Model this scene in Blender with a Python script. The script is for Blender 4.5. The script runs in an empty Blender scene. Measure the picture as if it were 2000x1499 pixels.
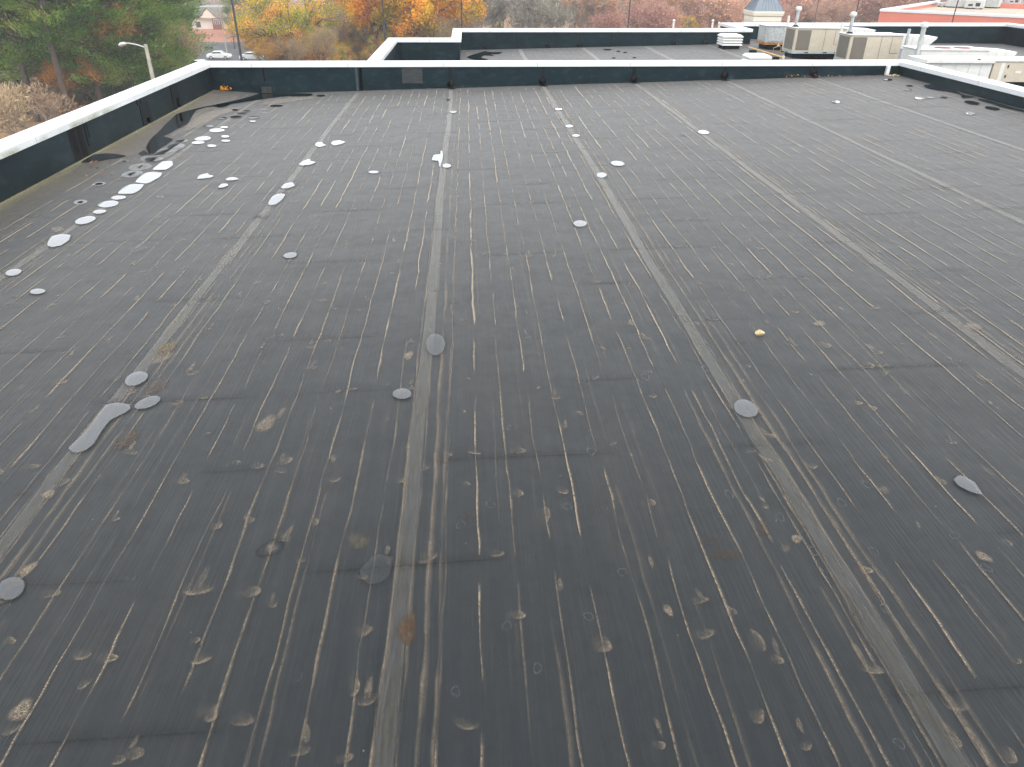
import bpy, math, random
import numpy as np
from mathutils import Matrix, Vector

C = bpy.context.scene.collection
scene = bpy.context.scene
R = math.radians

# ------------------------------------------------------------------ camera, sky, sun, exposure
F_PX, PCX, PCY, CAM_H = 1430.0, 1000.0, 749.5, 3.68
_p, _y, _r = R(30.25), R(3.51), R(0.65)
vF = np.array([math.sin(_y)*math.cos(_p), math.cos(_y)*math.cos(_p), -math.sin(_p)])
_R0 = np.array([math.cos(_y), -math.sin(_y), 0.0]); _U0 = np.cross(_R0, vF)
vR = math.cos(_r)*_R0 + math.sin(_r)*_U0
vU = -math.sin(_r)*_R0 + math.cos(_r)*_U0
cam = bpy.data.cameras.new('camera')
cam.sensor_width = 36.0; cam.lens = 36.0*F_PX/2000.0
cam.clip_start = 0.1; cam.clip_end = 3000.0
camo = bpy.data.objects.new('camera', cam); C.objects.link(camo)
camo.matrix_world = Matrix(((vR[0], vU[0], -vF[0], 0), (vR[1], vU[1], -vF[1], 0), (vR[2], vU[2], -vF[2], CAM_H), (0, 0, 0, 1)))
scene.camera = camo

SUN_EL, SUN_AZ = R(52), R(150)        # azimuth from +Y clockwise: high, behind and right of the camera, veiled by cloud
world = bpy.data.worlds.new('World'); scene.world = world; world.use_nodes = True
wn = world.node_tree.nodes; wl = world.node_tree.links
for n in list(wn): wn.remove(n)
sky = wn.new('ShaderNodeTexSky'); sky.sky_type = 'NISHITA'; sky.sun_disc = False
sky.sun_elevation = SUN_EL; sky.sun_rotation = SUN_AZ
sky.air_density = 1.0; sky.dust_density = 2.5; sky.ozone_density = 1.0
hs = wn.new('ShaderNodeHueSaturation'); hs.inputs['Saturation'].default_value = 0.22
bg = wn.new('ShaderNodeBackground'); bg.inputs['Strength'].default_value = 0.15
wo = wn.new('ShaderNodeOutputWorld')
deck = wn.new('ShaderNodeMix'); deck.data_type = 'RGBA'; deck.inputs[0].default_value = 0.72      # even cloud deck over the clear sky
deck.inputs[7].default_value = (7.6, 8.0, 8.5, 1)
wl.new(sky.outputs[0], hs.inputs['Color']); wl.new(hs.outputs[0], deck.inputs[6]); wl.new(deck.outputs[2], bg.inputs['Color']); wl.new(bg.outputs[0], wo.inputs['Surface'])
sl = bpy.data.lights.new('sun', 'SUN'); sl.energy = 1.0; sl.angle = R(35); sl.color = (1.0, 0.96, 0.90)
so = bpy.data.objects.new('sun', sl); C.objects.link(so)
sd = Vector((math.sin(SUN_AZ)*math.cos(SUN_EL), math.cos(SUN_AZ)*math.cos(SUN_EL), math.sin(SUN_EL)))
so.rotation_euler = sd.to_track_quat('Z', 'Y').to_euler(); so.location = (10, -20, 60)
scene.view_settings.view_transform = 'Standard'; scene.view_settings.look = 'None'
scene.view_settings.exposure = 1.22; scene.view_settings.gamma = 1.0
scene.view_settings.use_curve_mapping = False

# ------------------------------------------------------------------ measuring helpers (photo pixel -> point on a known surface)
def ray(px, py): return vF*F_PX + vR*(px-PCX) - vU*(py-PCY)
O = np.array([0, 0, CAM_H])
def at_y(px, py, Y): r = ray(px, py); return O + r*(Y/r[1])
def at_x(px, py, X): r = ray(px, py); return O + r*(X/r[0])
def at_z(px, py, Z): r = ray(px, py); return O + r*((Z-CAM_H)/r[2])
def zroof(x): return 0.03*x if x > -6.5 else -0.195 + (-6.5-x)*0.08
def at_roof(px, py):
    z = 0.0
    for _ in range(30):
        p = at_z(px, py, z); z = 0.5*z + 0.5*zroof(p[0])
    return p
def zroof2(x):
    if x < 13: return 0.025*x - 0.13
    if x < 18: return 0.195 - (x-13)*0.049
    return -0.05
def ztop(x): return 0.765 + 0.0053*x

rng = random.Random(7); nr = np.random.default_rng(11)

# ------------------------------------------------------------------ object helpers
def tag(o, label=None, cat=None, group=None, kind=None):
    if label: o['label'] = label
    if cat: o['category'] = cat
    if group: o['group'] = group
    if kind: o['kind'] = kind
    return o
def thing(name, label, cat, loc=(0, 0, 0), rotz=0.0, group=None):
    o = bpy.data.objects.new(name, None); C.objects.link(o)
    o.location = loc; o.rotation_euler = (0, 0, rotz); o.empty_display_size = 0.3
    return tag(o, label, cat, group)
class MB:
    def __init__(s): s.v = []; s.f = []; s.m = []; s.col = None; s.smooth = False
    def add(s, vs, fs, mi=0):
        b = len(s.v); s.v.extend([tuple(map(float, p)) for p in vs])
        for q in fs: s.f.append(tuple(b+i for i in q)); s.m.append(mi)
    def box(s, x0, x1, y0, y1, z0, z1, mi=0, bev=0.0):
        if bev <= 0:
            s.add([(x0,y0,z0),(x1,y0,z0),(x1,y1,z0),(x0,y1,z0),(x0,y0,z1),(x1,y0,z1),(x1,y1,z1),(x0,y1,z1)],
                  [(3,2,1,0),(4,5,6,7),(0,1,5,4),(1,2,6,5),(2,3,7,6),(3,0,4,7)], mi); return
        b = bev; v = []; f = []
        for sz in (0, 1):
            for (ix, iy) in ((0,0),(1,0),(1,1),(0,1)):
                X = (x0, x1)[ix]; Y = (y0, y1)[iy]; Z = (z0, z1)[sz]
                dx = b if ix == 0 else -b; dy = b if iy == 0 else -b; dz = b if sz == 0 else -b
                v += [(X, Y+dy, Z+dz), (X+dx, Y, Z+dz), (X+dx, Y+dy, Z)]
        g = lambda sz, c, a: (sz*4+c)*3+a
        f.append([g(1,c,2) for c in (0,1,2,3)]); f.append([g(0,c,2) for c in (3,2,1,0)])
        f.append([g(0,0,1), g(0,1,1), g(1,1,1), g(1,0,1)]); f.append([g(0,2,1), g(0,3,1), g(1,3,1), g(1,2,1)])
        f.append([g(0,1,0), g(0,2,0), g(1,2,0), g(1,1,0)]); f.append([g(0,3,0), g(0,0,0), g(1,0,0), g(1,3,0)])
        for c in range(4):
            d = (c+1) % 4; ax = 1 if c in (0, 2) else 0
            f.append([g(1,c,ax), g(1,d,ax), g(1,d,2), g(1,c,2)]); f.append([g(0,d,ax), g(0,c,ax), g(0,c,2), g(0,d,2)])
            oa, ob = (0, 1) if c in (0, 2) else (1, 0)
            f.append([g(0,c,0 if ax == 1 else 1), g(0,c,ax), g(1,c,ax), g(1,c,0 if ax == 1 else 1)])
            f.append([g(0,c,0), g(0,c,1), g(0,c,2)]); f.append([g(1,c,2), g(1,c,1), g(1,c,0)])
        s.add(v, f, mi)
    def prism(s, poly, axis_fn, t0, t1, mi=0):
        n = len(poly); vs = [axis_fn(a, b, t0) for a, b in poly] + [axis_fn(a, b, t1) for a, b in poly]
        fs = [tuple(range(n-1, -1, -1)), tuple(range(n, 2*n))] + [(i, (i+1) % n, n+(i+1) % n, n+i) for i in range(n)]
        s.add(vs, fs, mi)
    def tube(s, pts, rad, n=8, mi=0, cap=True):
        pts = [np.array(p, float) for p in pts]
        if not hasattr(rad, '__len__'): rad = [rad]*len(pts)
        vs = []; fs = []
        for i, p in enumerate(pts):
            d = pts[min(i+1, len(pts)-1)] - pts[max(i-1, 0)]; d = d/(np.linalg.norm(d)+1e-9)
            a = np.array([0, 0, 1.]) if abs(d[2]) < .9 else np.array([1., 0, 0])
            u = np.cross(d, a); u /= np.linalg.norm(u); w = np.cross(d, u)
            for k in range(n):
                t = 2*math.pi*k/n; vs.append(p + rad[i]*(u*math.cos(t)+w*math.sin(t)))
        for i in range(len(pts)-1):
            for k in range(n):
                fs.append((i*n+k, i*n+(k+1) % n, (i+1)*n+(k+1) % n, (i+1)*n+k))
        if cap: fs.append(tuple(range(n-1, -1, -1))); fs.append(tuple((len(pts)-1)*n+k for k in range(n)))
        s.add(vs, fs, mi)
    def lathe(s, c, prof, n=20, mi=0):
        vs = []; fs = []
        for r_, z in prof:
            for k in range(n):
                t = 2*math.pi*k/n; vs.append((c[0]+r_*math.cos(t), c[1]+r_*math.sin(t), c[2]+z))
        for i in range(len(prof)-1):
            for k in range(n): fs.append((i*n+k, i*n+(k+1) % n, (i+1)*n+(k+1) % n, (i+1)*n+k))
        fs.append(tuple(range(n-1, -1, -1))); fs.append(tuple((len(prof)-1)*n+k for k in range(n)))
        s.add(vs, fs, mi)
    def build(s, name, mats, parent=None, smooth=False, loc=None):
        me = bpy.data.meshes.new(name); me.from_pydata(s.v, [], s.f)
        if not isinstance(mats, (list, tuple)): mats = [mats]
        for m in mats: me.materials.append(m)
        if len(mats) > 1: me.polygons.foreach_set('material_index', s.m)
        if smooth: me.polygons.foreach_set('use_smooth', [True]*len(s.f))
        me.update()
        o = bpy.data.objects.new(name, me); C.objects.link(o)
        if parent is not None: o.parent = parent
        if loc is not None: o.location = loc
        return o
def np_mesh(name, V, Fq, mat, parent=None, col=None, smooth=False):
    """fast mesh from numpy: V (n,3), Fq (m,k) all the same size, col (n,4) point colours"""
    me = bpy.data.meshes.new(name); V = np.asarray(V, np.float32); Fq = np.asarray(Fq, np.int32); k = Fq.shape[1]
    me.vertices.add(len(V)); me.vertices.foreach_set('co', V.ravel())
    me.loops.add(Fq.size); me.loops.foreach_set('vertex_index', Fq.ravel())
    me.polygons.add(len(Fq)); me.polygons.foreach_set('loop_start', np.arange(0, Fq.size, k, dtype=np.int32))
    me.polygons.foreach_set('loop_total', np.full(len(Fq), k, np.int32))
    if smooth: me.polygons.foreach_set('use_smooth', np.ones(len(Fq), bool))
    if col is not None:
        a = me.color_attributes.new('tint', 'FLOAT_COLOR', 'POINT'); a.data.foreach_set('color', np.asarray(col, np.float32).ravel())
    me.materials.append(mat); me.update(calc_edges=True); me.validate()
    o = bpy.data.objects.new(name, me); C.objects.link(o)
    if parent is not None: o.parent = parent
    return o

# ------------------------------------------------------------------ materials
def newmat(name):
    m = bpy.data.materials.new(name); m.use_nodes = True; nt = m.node_tree
    for n in list(nt.nodes): nt.nodes.remove(n)
    out = nt.nodes.new('ShaderNodeOutputMaterial')
    return m, nt, out
def N(nt, t, **kw):
    n = nt.nodes.new(t)
    for k, v in kw.items(): setattr(n, k, v)
    return n
def mix_rgb(nt, fac, a, b, bt='MIX'):
    n = N(nt, 'ShaderNodeMix', data_type='RGBA', blend_type=bt)
    for sock, val in ((n.inputs[0], fac), (n.inputs[6], a), (n.inputs[7], b)):
        if hasattr(val, 'is_linked'): nt.links.new(val, sock)
        elif isinstance(val, (int, float)): sock.default_value = val
        else: sock.default_value = (*val, 1.0) if len(val) == 3 else val
    return n.outputs[2]
def noise(nt, vec, scale, detail=3, rough=.55):
    n = N(nt, 'ShaderNodeTexNoise'); n.inputs['Scale'].default_value = scale; n.inputs['Detail'].default_value = detail
    n.inputs['Roughness'].default_value = rough
    if vec is not None: nt.links.new(vec, n.inputs['Vector'])
    return n.outputs['Fac']
def ramp(nt, fac, stops):
    n = N(nt, 'ShaderNodeValToRGB'); cr = n.color_ramp
    while len(cr.elements) < len(stops): cr.elements.new(.5)
    for e, (p, c) in zip(cr.elements, stops):
        e.position = p; e.color = (c, c, c, 1) if isinstance(c, (int, float)) else (*c, 1)
    nt.links.new(fac, n.inputs[0]); return n.outputs[0]
def mapping(nt, sx=1, sy=1, sz=1, loc=(0, 0, 0), coord='Object'):
    tc = N(nt, 'ShaderNodeTexCoord'); mp = N(nt, 'ShaderNodeMapping')
    mp.inputs['Scale'].default_value = (sx, sy, sz); mp.inputs['Location'].default_value = loc
    nt.links.new(tc.outputs[coord], mp.inputs['Vector']); return mp.outputs[0]
def bump(nt, h, strength, dist):
    n = N(nt, 'ShaderNodeBump'); n.inputs['Strength'].default_value = strength; n.inputs['Distance'].default_value = dist
    nt.links.new(h, n.inputs['Height']); return n.outputs[0]
def principled(nt, out, col, rough=.6, spec=.5, metal=0.0, normal=None):
    p = N(nt, 'ShaderNodeBsdfPrincipled')
    for sock, val in ((p.inputs['Base Color'], col), (p.inputs['Roughness'], rough), (p.inputs['Specular IOR Level'], spec), (p.inputs['Metallic'], metal)):
        if hasattr(val, 'is_linked'): nt.links.new(val, sock)
        elif isinstance(val, (int, float)): sock.default_value = val
        else: sock.default_value = (*val, 1)
    if normal is not None: nt.links.new(normal, p.inputs['Normal'])
    nt.links.new(p.outputs[0], out.inputs['Surface']); return p
def mat_weathered(name, col, var=.25, scale=2.0, rough=.5, spec=.5, metal=0.0, stretch=(1, 1, 1), bumpd=0.0, dirt=None):
    m, nt, out = newmat(name)
    v = mapping(nt, *stretch); n1 = noise(nt, v, scale, 4); n2 = noise(nt, v, scale*14, 3)
    dark = tuple(c*(1-var) for c in col); lite = tuple(min(1, c*(1+var*.6)) for c in col)
    c = mix_rgb(nt, ramp(nt, n1, [(.3, 0), (.7, 1)]), dark, lite)
    c = mix_rgb(nt, .12, c, ramp(nt, n2, [(.3, .0), (.7, .8)]), 'OVERLAY')
    if dirt:
        n3 = noise(nt, mapping(nt, *(s*1.7 for s in stretch), loc=(5, 3, 1)), scale*1.3, 5, .65)
        c = mix_rgb(nt, ramp(nt, n3, [(.52, 0), (.72, dirt[3])]), c, dirt[:3])
    rr = ramp(nt, n1, [(0, max(.02, rough-.12)), (1, min(1, rough+.12))])
    nm = bump(nt, n2, .3, bumpd) if bumpd > 0 else None
    principled(nt, out, c, rr, spec, metal, nm); return m

M = {}
# black rubber roof membrane: long brushed streaks, sheet to sheet variation, fine grain
def mat_roof():
    m, nt, out = newmat('roof_membrane')
    v1 = mapping(nt, 9, .35, 1); v2 = mapping(nt, 45, 1.1, 1); v3 = mapping(nt, 1, .55, 1); v4 = mapping(nt)
    s1 = noise(nt, v1, 1.0, 4, .6); s2 = noise(nt, v2, 1.0, 3, .6); b1 = noise(nt, v3, .45, 4, .6); g = noise(nt, v4, 160, 2, .7)
    g2 = noise(nt, v4, 9, 5, .65)
    c = mix_rgb(nt, ramp(nt, b1, [(.35, 0), (.65, 1)]), (.0056, .0090, .0112), (.0100, .0116, .0124))
    c = mix_rgb(nt, ramp(nt, s1, [(.45, 0), (.8, .45)]), c, (.022, .0215, .0205))
    c = mix_rgb(nt, ramp(nt, s2, [(.5, 0), (.8, .4)]), c, (.025, .0245, .0235))
    c = mix_rgb(nt, ramp(nt, g2, [(.5, 0), (.75, .35)]), c, (.0035, .0050, .0068))
    c = mix_rgb(nt, ramp(nt, g, [(.3, 0), (.75, .30)]), c, (.024, .0245, .025))
    rr = ramp(nt, g2, [(.2, .50), (.8, .68)])
    h = N(nt, 'ShaderNodeMath', operation='ADD'); nt.links.new(s2, h.inputs[0]); nt.links.new(b1, h.inputs[1])
    nm0 = N(nt, 'ShaderNodeBump'); nm0.inputs['Strength'].default_value = .5; nm0.inputs['Distance'].default_value = .06; nt.links.new(noise(nt, mapping(nt, 1.0, .8, 1), 1.1, 2), nm0.inputs['Height'])
    nmb = N(nt, 'ShaderNodeBump'); nmb.inputs['Strength'].default_value = .35; nmb.inputs['Distance'].default_value = .012; nt.links.new(h.outputs[0], nmb.inputs['Height']); nt.links.new(nm0.outputs[0], nmb.inputs['Normal']); nm = nmb.outputs[0]
    p = principled(nt, out, c, rr, .135, 0, nm); p.inputs['Sheen Weight'].default_value = .21; p.inputs['Sheen Roughness'].default_value = .45; p.inputs['Sheen Tint'].default_value = (1, .94, .88, 1); return m
M['roof'] = mat_roof()
def mat_seam():
    m = mat_weathered('lap_tape', (.0215, .0225, .0220), .7, 6.0, .6, .22, 0, (8, .8, 1), .002)
    p = [n for n in m.node_tree.nodes if n.type == 'BSDF_PRINCIPLED'][0]; p.inputs['Sheen Weight'].default_value = .34; p.inputs['Sheen Roughness'].default_value = .45; p.inputs['Sheen Tint'].default_value = (1, .96, .88, 1); return m
M['seam'] = mat_seam()
M['wall_skin'] = mat_weathered('wall_membrane', (.0042, .0080, .0098),   .6, 1.1, .46, .28, 0, (1.2, 1.2, 2.5), .004, dirt=(.022, .030, .033, .7))
for n_ in M['wall_skin'].node_tree.nodes:
    if n_.type == 'BSDF_PRINCIPLED': n_.inputs['Specular Tint'].default_value = (.40, .85, 1.0, 1)
M['lap'] = mat_weathered('membrane_lap', (.0028, .0052, .0066), .4, 4, .45, .16, 0, (1, 1, 1), .003)
M['lap_pale'] = mat_weathered('pale_membrane_lap', (.03, .048, .055), .3, 4, .4, .3, 0, (1, 1, 1), .003)
M['patch'] = mat_weathered('grey_membrane_patch', (.028, .032, .033), .4, 3, .5, .3, 0, (1.5, 1, 5), .004)
M['tar'] = mat_weathered('tar', (.0006, .0006, .0008), .4, 12, .4, .10, 0, (1, 1, 1), .01)
M['white_metal'] = mat_weathered('white_coping_metal', (.60, .61, .61), .06, .8, .42, .5, 0, (1, 1, 6), 0, dirt=(.45, .45, .38, .35))
M['joint'] = mat_weathered('coping_joint', (.42, .43, .42), .2, 6, .5)
M['white_paint'] = mat_weathered('white_unit_paint', (.56, .55, .52), .08, 1.5, .45, .5, 0, (1, 1, 3), 0, dirt=(.4, .38, .33, .3))
M['tan_paint'] = mat_weathered('tan_unit_paint', (.44, .385, .30), .08, 1.2, .5, .5, 0, (1, 1, 2), 0, dirt=(.3, .25, .19, .25))
M['galv'] = mat_weathered('galvanised_steel', (.40, .41, .40), .25, 6, .4, .5, .35)
M['base_rail'] = mat_weathered('grey_base_rail', (.30, .36, .37), .15, 3, .5)
M['rust'] = mat_weathered('rusty_steel', (.36, .17, .05), .5, 5, .8, .3, 0, (1, 1, 1), .004, dirt=(.10, .05, .03, .8))
M['curb'] = mat_weathered('black_curb_membrane', (.0022, .004, .005), .3, 3, .45, .18, 0, (1, 1, 1), .004)
M['gas'] = mat_weathered('yellow_gas_pipe', (.52, .30, .10), .25, 6, .55)
M['cream'] = mat_weathered('cream_stucco', (.62, .57, .48), .06, 2, .8, .3)
M['slate'] = mat_weathered('slate_blue_metal_roof', (.085, .11, .135), .15, 2, .45, .5, .2)
M['red_wall'] = mat_weathered('coral_red_stucco', (.56, .185, .135), .08, .6, .85, .3)
M['gravel'] = mat_weathered('tan_roof_gravel', (.36, .29, .22), .3, 1.5, .9, .3, 0, (1, 1, 1), .01)
M['grey_panel'] = mat_weathered('grey_ribbed_panel', (.45, .45, .43), .12, 2, .5)
M['dark'] = mat_weathered('dark_recess', (.01, .01, .012), .3, 4, .6)
M['pole_dark'] = mat_weathered('dark_bronze_pole', (.02, .02, .025), .2, 3, .45)
M['concrete'] = mat_weathered('concrete_pole', (.32, .30, .25), .2, 3, .85, .3)
M['alu'] = mat_weathered('aluminium', (.5, .5, .5), .1, 5, .35, .5, .6)
M['brick'] = mat_weathered('brick_red', (.20, .07, .05), .25, 3, .85, .3)
M['siding'] = mat_weathered('cream_siding', (.60, .54, .44), .06, 1, .7, .3)
M['shingle'] = mat_weathered('grey_shingles', (.26, .25, .235), .2, 2, .9, .2)
M['glass'] = mat_weathered('window_glass', (.05, .06, .065), .2, 2, .08, .6)
M['car_white'] = mat_weathered('white_car_paint', (.68, .68, .67), .04, 1, .25, .6)
M['car_green'] = mat_weathered('silver_green_car_paint', (.33, .40, .37), .05, 1, .25, .6, .3)
M['tyre'] = mat_weathered('tyre_rubber', (.015, .015, .016), .2, 6, .8)
M['stone'] = mat_weathered('pale_yellow_stone', (.50, .40, .22), .4, 25, .8, .3, 0, (1, 1, 1), .003, dirt=(.20, .10, .02, .9))
M['asphalt'] = mat_weathered('asphalt', (.055, .055, .055), .3, .5, .85, .3)
M['bark'] = mat_weathered('bark', (.085, .062, .048), .4, 6, .95, .2, 0, (3, 3, .6), .02)
M['bark_pale'] = mat_weathered('pale_bark', (.24, .205, .17), .3, 6, .95, .2, 0, (3, 3, .6), .02)
M['brickwall'] = mat_weathered('tan_block_wall', (.30, .25, .20), .12, 1, .85, .3)

def mat_grille():
    m, nt, out = newmat('coil_grille')
    w = N(nt, 'ShaderNodeTexWave', wave_type='BANDS', bands_direction='Z'); w.inputs['Scale'].default_value = 14; w.inputs['Distortion'].default_value = .3
    nt.links.new(mapping(nt), w.inputs['Vector'])
    n1 = noise(nt, mapping(nt), 3, 4)
    c = mix_rgb(nt, w.outputs['Fac'], (.085, .075, .060), (.20, .18, .145))
    c = mix_rgb(nt, ramp(nt, n1, [(.4, 0), (.7, .5)]), c, (.13, .11, .085))
    principled(nt, out, c, .6, .4, .2, bump(nt, w.outputs['Fac'], .6, .01)); return m
M['grille'] = mat_grille()
def mat_filter():
    m, nt, out = newmat('mesh_filter')
    n1 = noise(nt, mapping(nt), 22, 4, .7)
    c = mix_rgb(nt, ramp(nt, n1, [(.35, 0), (.65, 1)]), (.16, .17, .17), (.50, .51, .50))
    principled(nt, out, c, .6, .4, .1); return m
M['filter'] = mat_filter()
def mat_mark():
    """thin dirt film: colour and cover come from the mark itself, broken up by grain"""
    m, nt, out = newmat('dust_film'); at = N(nt, 'ShaderNodeVertexColor'); at.layer_name = 'tint'
    v = mapping(nt); n1 = noise(nt, v, 34, 4, .7); n2 = noise(nt, v, 95, 3, .75)
    a = ramp(nt, n1, [(.34, .35), (.56, 1)]); b = ramp(nt, n2, [(.36, .25), (.58, 1)])
    mu = N(nt, 'ShaderNodeMath', operation='MULTIPLY'); nt.links.new(a, mu.inputs[0]); nt.links.new(b, mu.inputs[1])
    m2 = N(nt, 'ShaderNodeMath', operation='MULTIPLY', use_clamp=True); nt.links.new(mu.outputs[0], m2.inputs[0]); nt.links.new(at.outputs['Alpha'], m2.inputs[1])
    tr = N(nt, 'ShaderNodeBsdfTransparent'); d = N(nt, 'ShaderNodeBsdfPrincipled'); d.inputs['Roughness'].default_value = .62; d.inputs['Specular IOR Level'].default_value = .12; nt.links.new(at.outputs['Color'], d.inputs['Base Color'])
    d.inputs['Sheen Weight'].default_value = .26; d.inputs['Sheen Roughness'].default_value = .45; d.inputs['Sheen Tint'].default_value = (1, .93, .84, 1)
    mx = N(nt, 'ShaderNodeMixShader'); nt.links.new(m2.outputs[0], mx.inputs[0]); nt.links.new(tr.outputs[0], mx.inputs[1]); nt.links.new(d.outputs[0], mx.inputs[2])
    nt.links.new(mx.outputs[0], out.inputs['Surface']); return m
M['mark'] = mat_mark()
def mat_water():
    m, nt, out = newmat('shallow_water'); at = N(nt, 'ShaderNodeVertexColor'); at.layer_name = 'tint'
    sp = N(nt, 'ShaderNodeSeparateColor'); nt.links.new(at.outputs['Color'], sp.inputs[0])
    fr = N(nt, 'ShaderNodeFresnel'); fr.inputs['IOR'].default_value = 1.62
    mu = N(nt, 'ShaderNodeMath', operation='MULTIPLY', use_clamp=True); nt.links.new(fr.outputs[0], mu.inputs[0]); nt.links.new(sp.outputs[0], mu.inputs[1])
    tc = mix_rgb(nt, sp.outputs[0], (.80, .80, .80), (.84, .85, .86)); tc = mix_rgb(nt, sp.outputs[1], tc, (.10, .09, .085))
    tr = N(nt, 'ShaderNodeBsdfTransparent'); nt.links.new(tc, tr.inputs['Color'])
    gl = N(nt, 'ShaderNodeBsdfGlossy'); gl.inputs['Roughness'].default_value = .02; gl.inputs['Color'].default_value = (1, 1, 1, 1)
    up = N(nt, 'ShaderNodeCombineXYZ'); up.inputs[2].default_value = 1.0; nt.links.new(up.outputs[0], gl.inputs['Normal']); nt.links.new(up.outputs[0], fr.inputs['Normal'])   # still water lies level
    mx = N(nt, 'ShaderNodeMixShader'); nt.links.new(mu.outputs[0], mx.inputs[0]); nt.links.new(tr.outputs[0], mx.inputs[1]); nt.links.new(gl.outputs[0], mx.inputs[2])
    nt.links.new(mx.outputs[0], out.inputs['Surface']); return m
M['water'] = mat_water()
def mat_leaf(name, gain=1.0, transl=.3):
    m, nt, out = newmat(name); at = N(nt, 'ShaderNodeVertexColor'); at.layer_name = 'tint'
    oi = N(nt, 'ShaderNodeObjectInfo')
    hv = N(nt, 'ShaderNodeHueSaturation'); nt.links.new(at.outputs['Color'], hv.inputs['Color'])
    mr = N(nt, 'ShaderNodeMapRange'); nt.links.new(oi.outputs['Random'], mr.inputs[0]); mr.inputs[3].default_value = .8*gain; mr.inputs[4].default_value = 1.2*gain
    nt.links.new(mr.outputs[0], hv.inputs['Value'])
    mh = N(nt, 'ShaderNodeMapRange'); nt.links.new(oi.outputs['Random'], mh.inputs[0]); mh.inputs[3].default_value = .485; mh.inputs[4].default_value = .515
    nt.links.new(mh.outputs[0], hv.inputs['Hue'])
    d = N(nt, 'ShaderNodeBsdfDiffuse'); t = N(nt, 'ShaderNodeBsdfTranslucent')
    nt.links.new(hv.outputs[0], d.inputs['Color']); nt.links.new(hv.outputs[0], t.inputs['Color'])
    mx = N(nt, 'ShaderNodeMixShader'); mx.inputs[0].default_value = transl
    nt.links.new(d.outputs[0], mx.inputs[1]); nt.links.new(t.outputs[0], mx.inputs[2]); nt.links.new(mx.outputs[0], out.inputs['Surface']); return m
M['leaf'] = mat_leaf('foliage', 1.4, .45)
M['needles'] = mat_leaf('pine_needles', 1.55, .45)
M['twig'] = mat_leaf('twigs', 1.0, .1)
def mat_ground():
    m, nt, out = newmat('woodland_ground'); v = mapping(nt)
    n1 = noise(nt, v, .12, 5, .6); n2 = noise(nt, v, 1.3, 5, .7); n3 = noise(nt, v, .05, 3)
    c = mix_rgb(nt, ramp(nt, n1, [(.4, 0), (.6, 1)]), (.20, .095, .04), (.26, .17, .085))
    c = mix_rgb(nt, ramp(nt, n2, [(.4, 0), (.7, .8)]), c, (.10, .06, .035))
    c = mix_rgb(nt, ramp(nt, n3, [(.55, 0), (.65, .6)]), c, (.09, .10, .04))
    principled(nt, out, c, .95, .2, 0, bump(nt, n2, .5, .1)); return m
M['ground'] = mat_ground()
M['bank'] = mat_weathered('rust_brown_mulch', (.30, .13, .085), .2, .8, .95, .2)

# ------------------------------------------------------------------ ground, parking lot, bank, hills
GZ = -12.0
def gz(x, y):
    d = max(0.0, min(1.0, (y-95)/80.0)); return GZ - 3.0*d*d*(3-2*d)
gx = [-900,-500,-300,-200,-150,-110,-80,-60,-40,-20,0,20,40,60,90,120,160,220,300,500,900]; gy = [-300,-100,-20,0,20,40,60,80,95,110,125,140,155,170,190,230,300,420,600,900,1500]
b = MB(); b.add([(x, y, gz(x, y)) for y in gy for x in gx], [(j*len(gx)+i, j*len(gx)+i+1, (j+1)*len(gx)+i+1, (j+1)*len(gx)+i) for j in range(len(gy)-1) for i in range(len(gx)-1)])
tag(b.build('ground', M['ground']), kind='structure')
def sheet(name, corners, mat, dz, n=14):
    b = MB(); a, bb, c, d = [np.array(p, float) for p in corners]; vs = []
    for j in range(n+1):
        for i in range(n+1):
            u = i/n; w = j/n; p = (a*(1-u)+bb*u)*(1-w) + (d*(1-u)+c*u)*w; vs.append((p[0], p[1], gz(p[0], p[1])+dz))
    b.add(vs, [(j*(n+1)+i, j*(n+1)+i+1, (j+1)*(n+1)+i+1, (j+1)*(n+1)+i) for j in range(n) for i in range(n)])
    return tag(b.build(name, mat), kind='structure')
_q = [at_z(382, 121, -13), at_z(575, 121, -13), at_z(560, 86, -15), at_z(372, 86, -15)]
sheet('parking_lot', [tuple(q[:2]) for q in _q], M['asphalt'], .35, 30)
sheet('road', [(-20, 44), (110, 44), (110, 62), (-20, 62)], M['asphalt'], .05)
b = MB()                                           # rust coloured mulch bank below the house
b.add([(-150,190,-15.2),(-50,190,-15.2),(-50,214,-13.9),(-150,214,-13.9),(-50,262,-14.2),(-150,262,-14.2)], [(0,1,2,3),(3,2,4,5)])
tag(b.build('bank', M['bank']), kind='structure')
hv = []; hx = np.linspace(-700, 900, 41); hy = [300, 360, 440, 560, 760]
for j, y in enumerate(hy):
    for x in hx: hv.append((x, y, -15.3 + [0, 6, 16, 26, 30][j]*(1+.25*math.sin(x*.013+j))*(1 if j else .0)))
b = MB(); b.add(hv, [(j*41+i, j*41+i+1, (j+1)*41+i+1, (j+1)*41+i) for j in range(4) for i in range(40)])
tag(b.build('hills', mat_weathered('far_winter_woods_floor', (.17, .11, .085), .3, .05, .95, .2), smooth=True), kind='structure')

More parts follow.
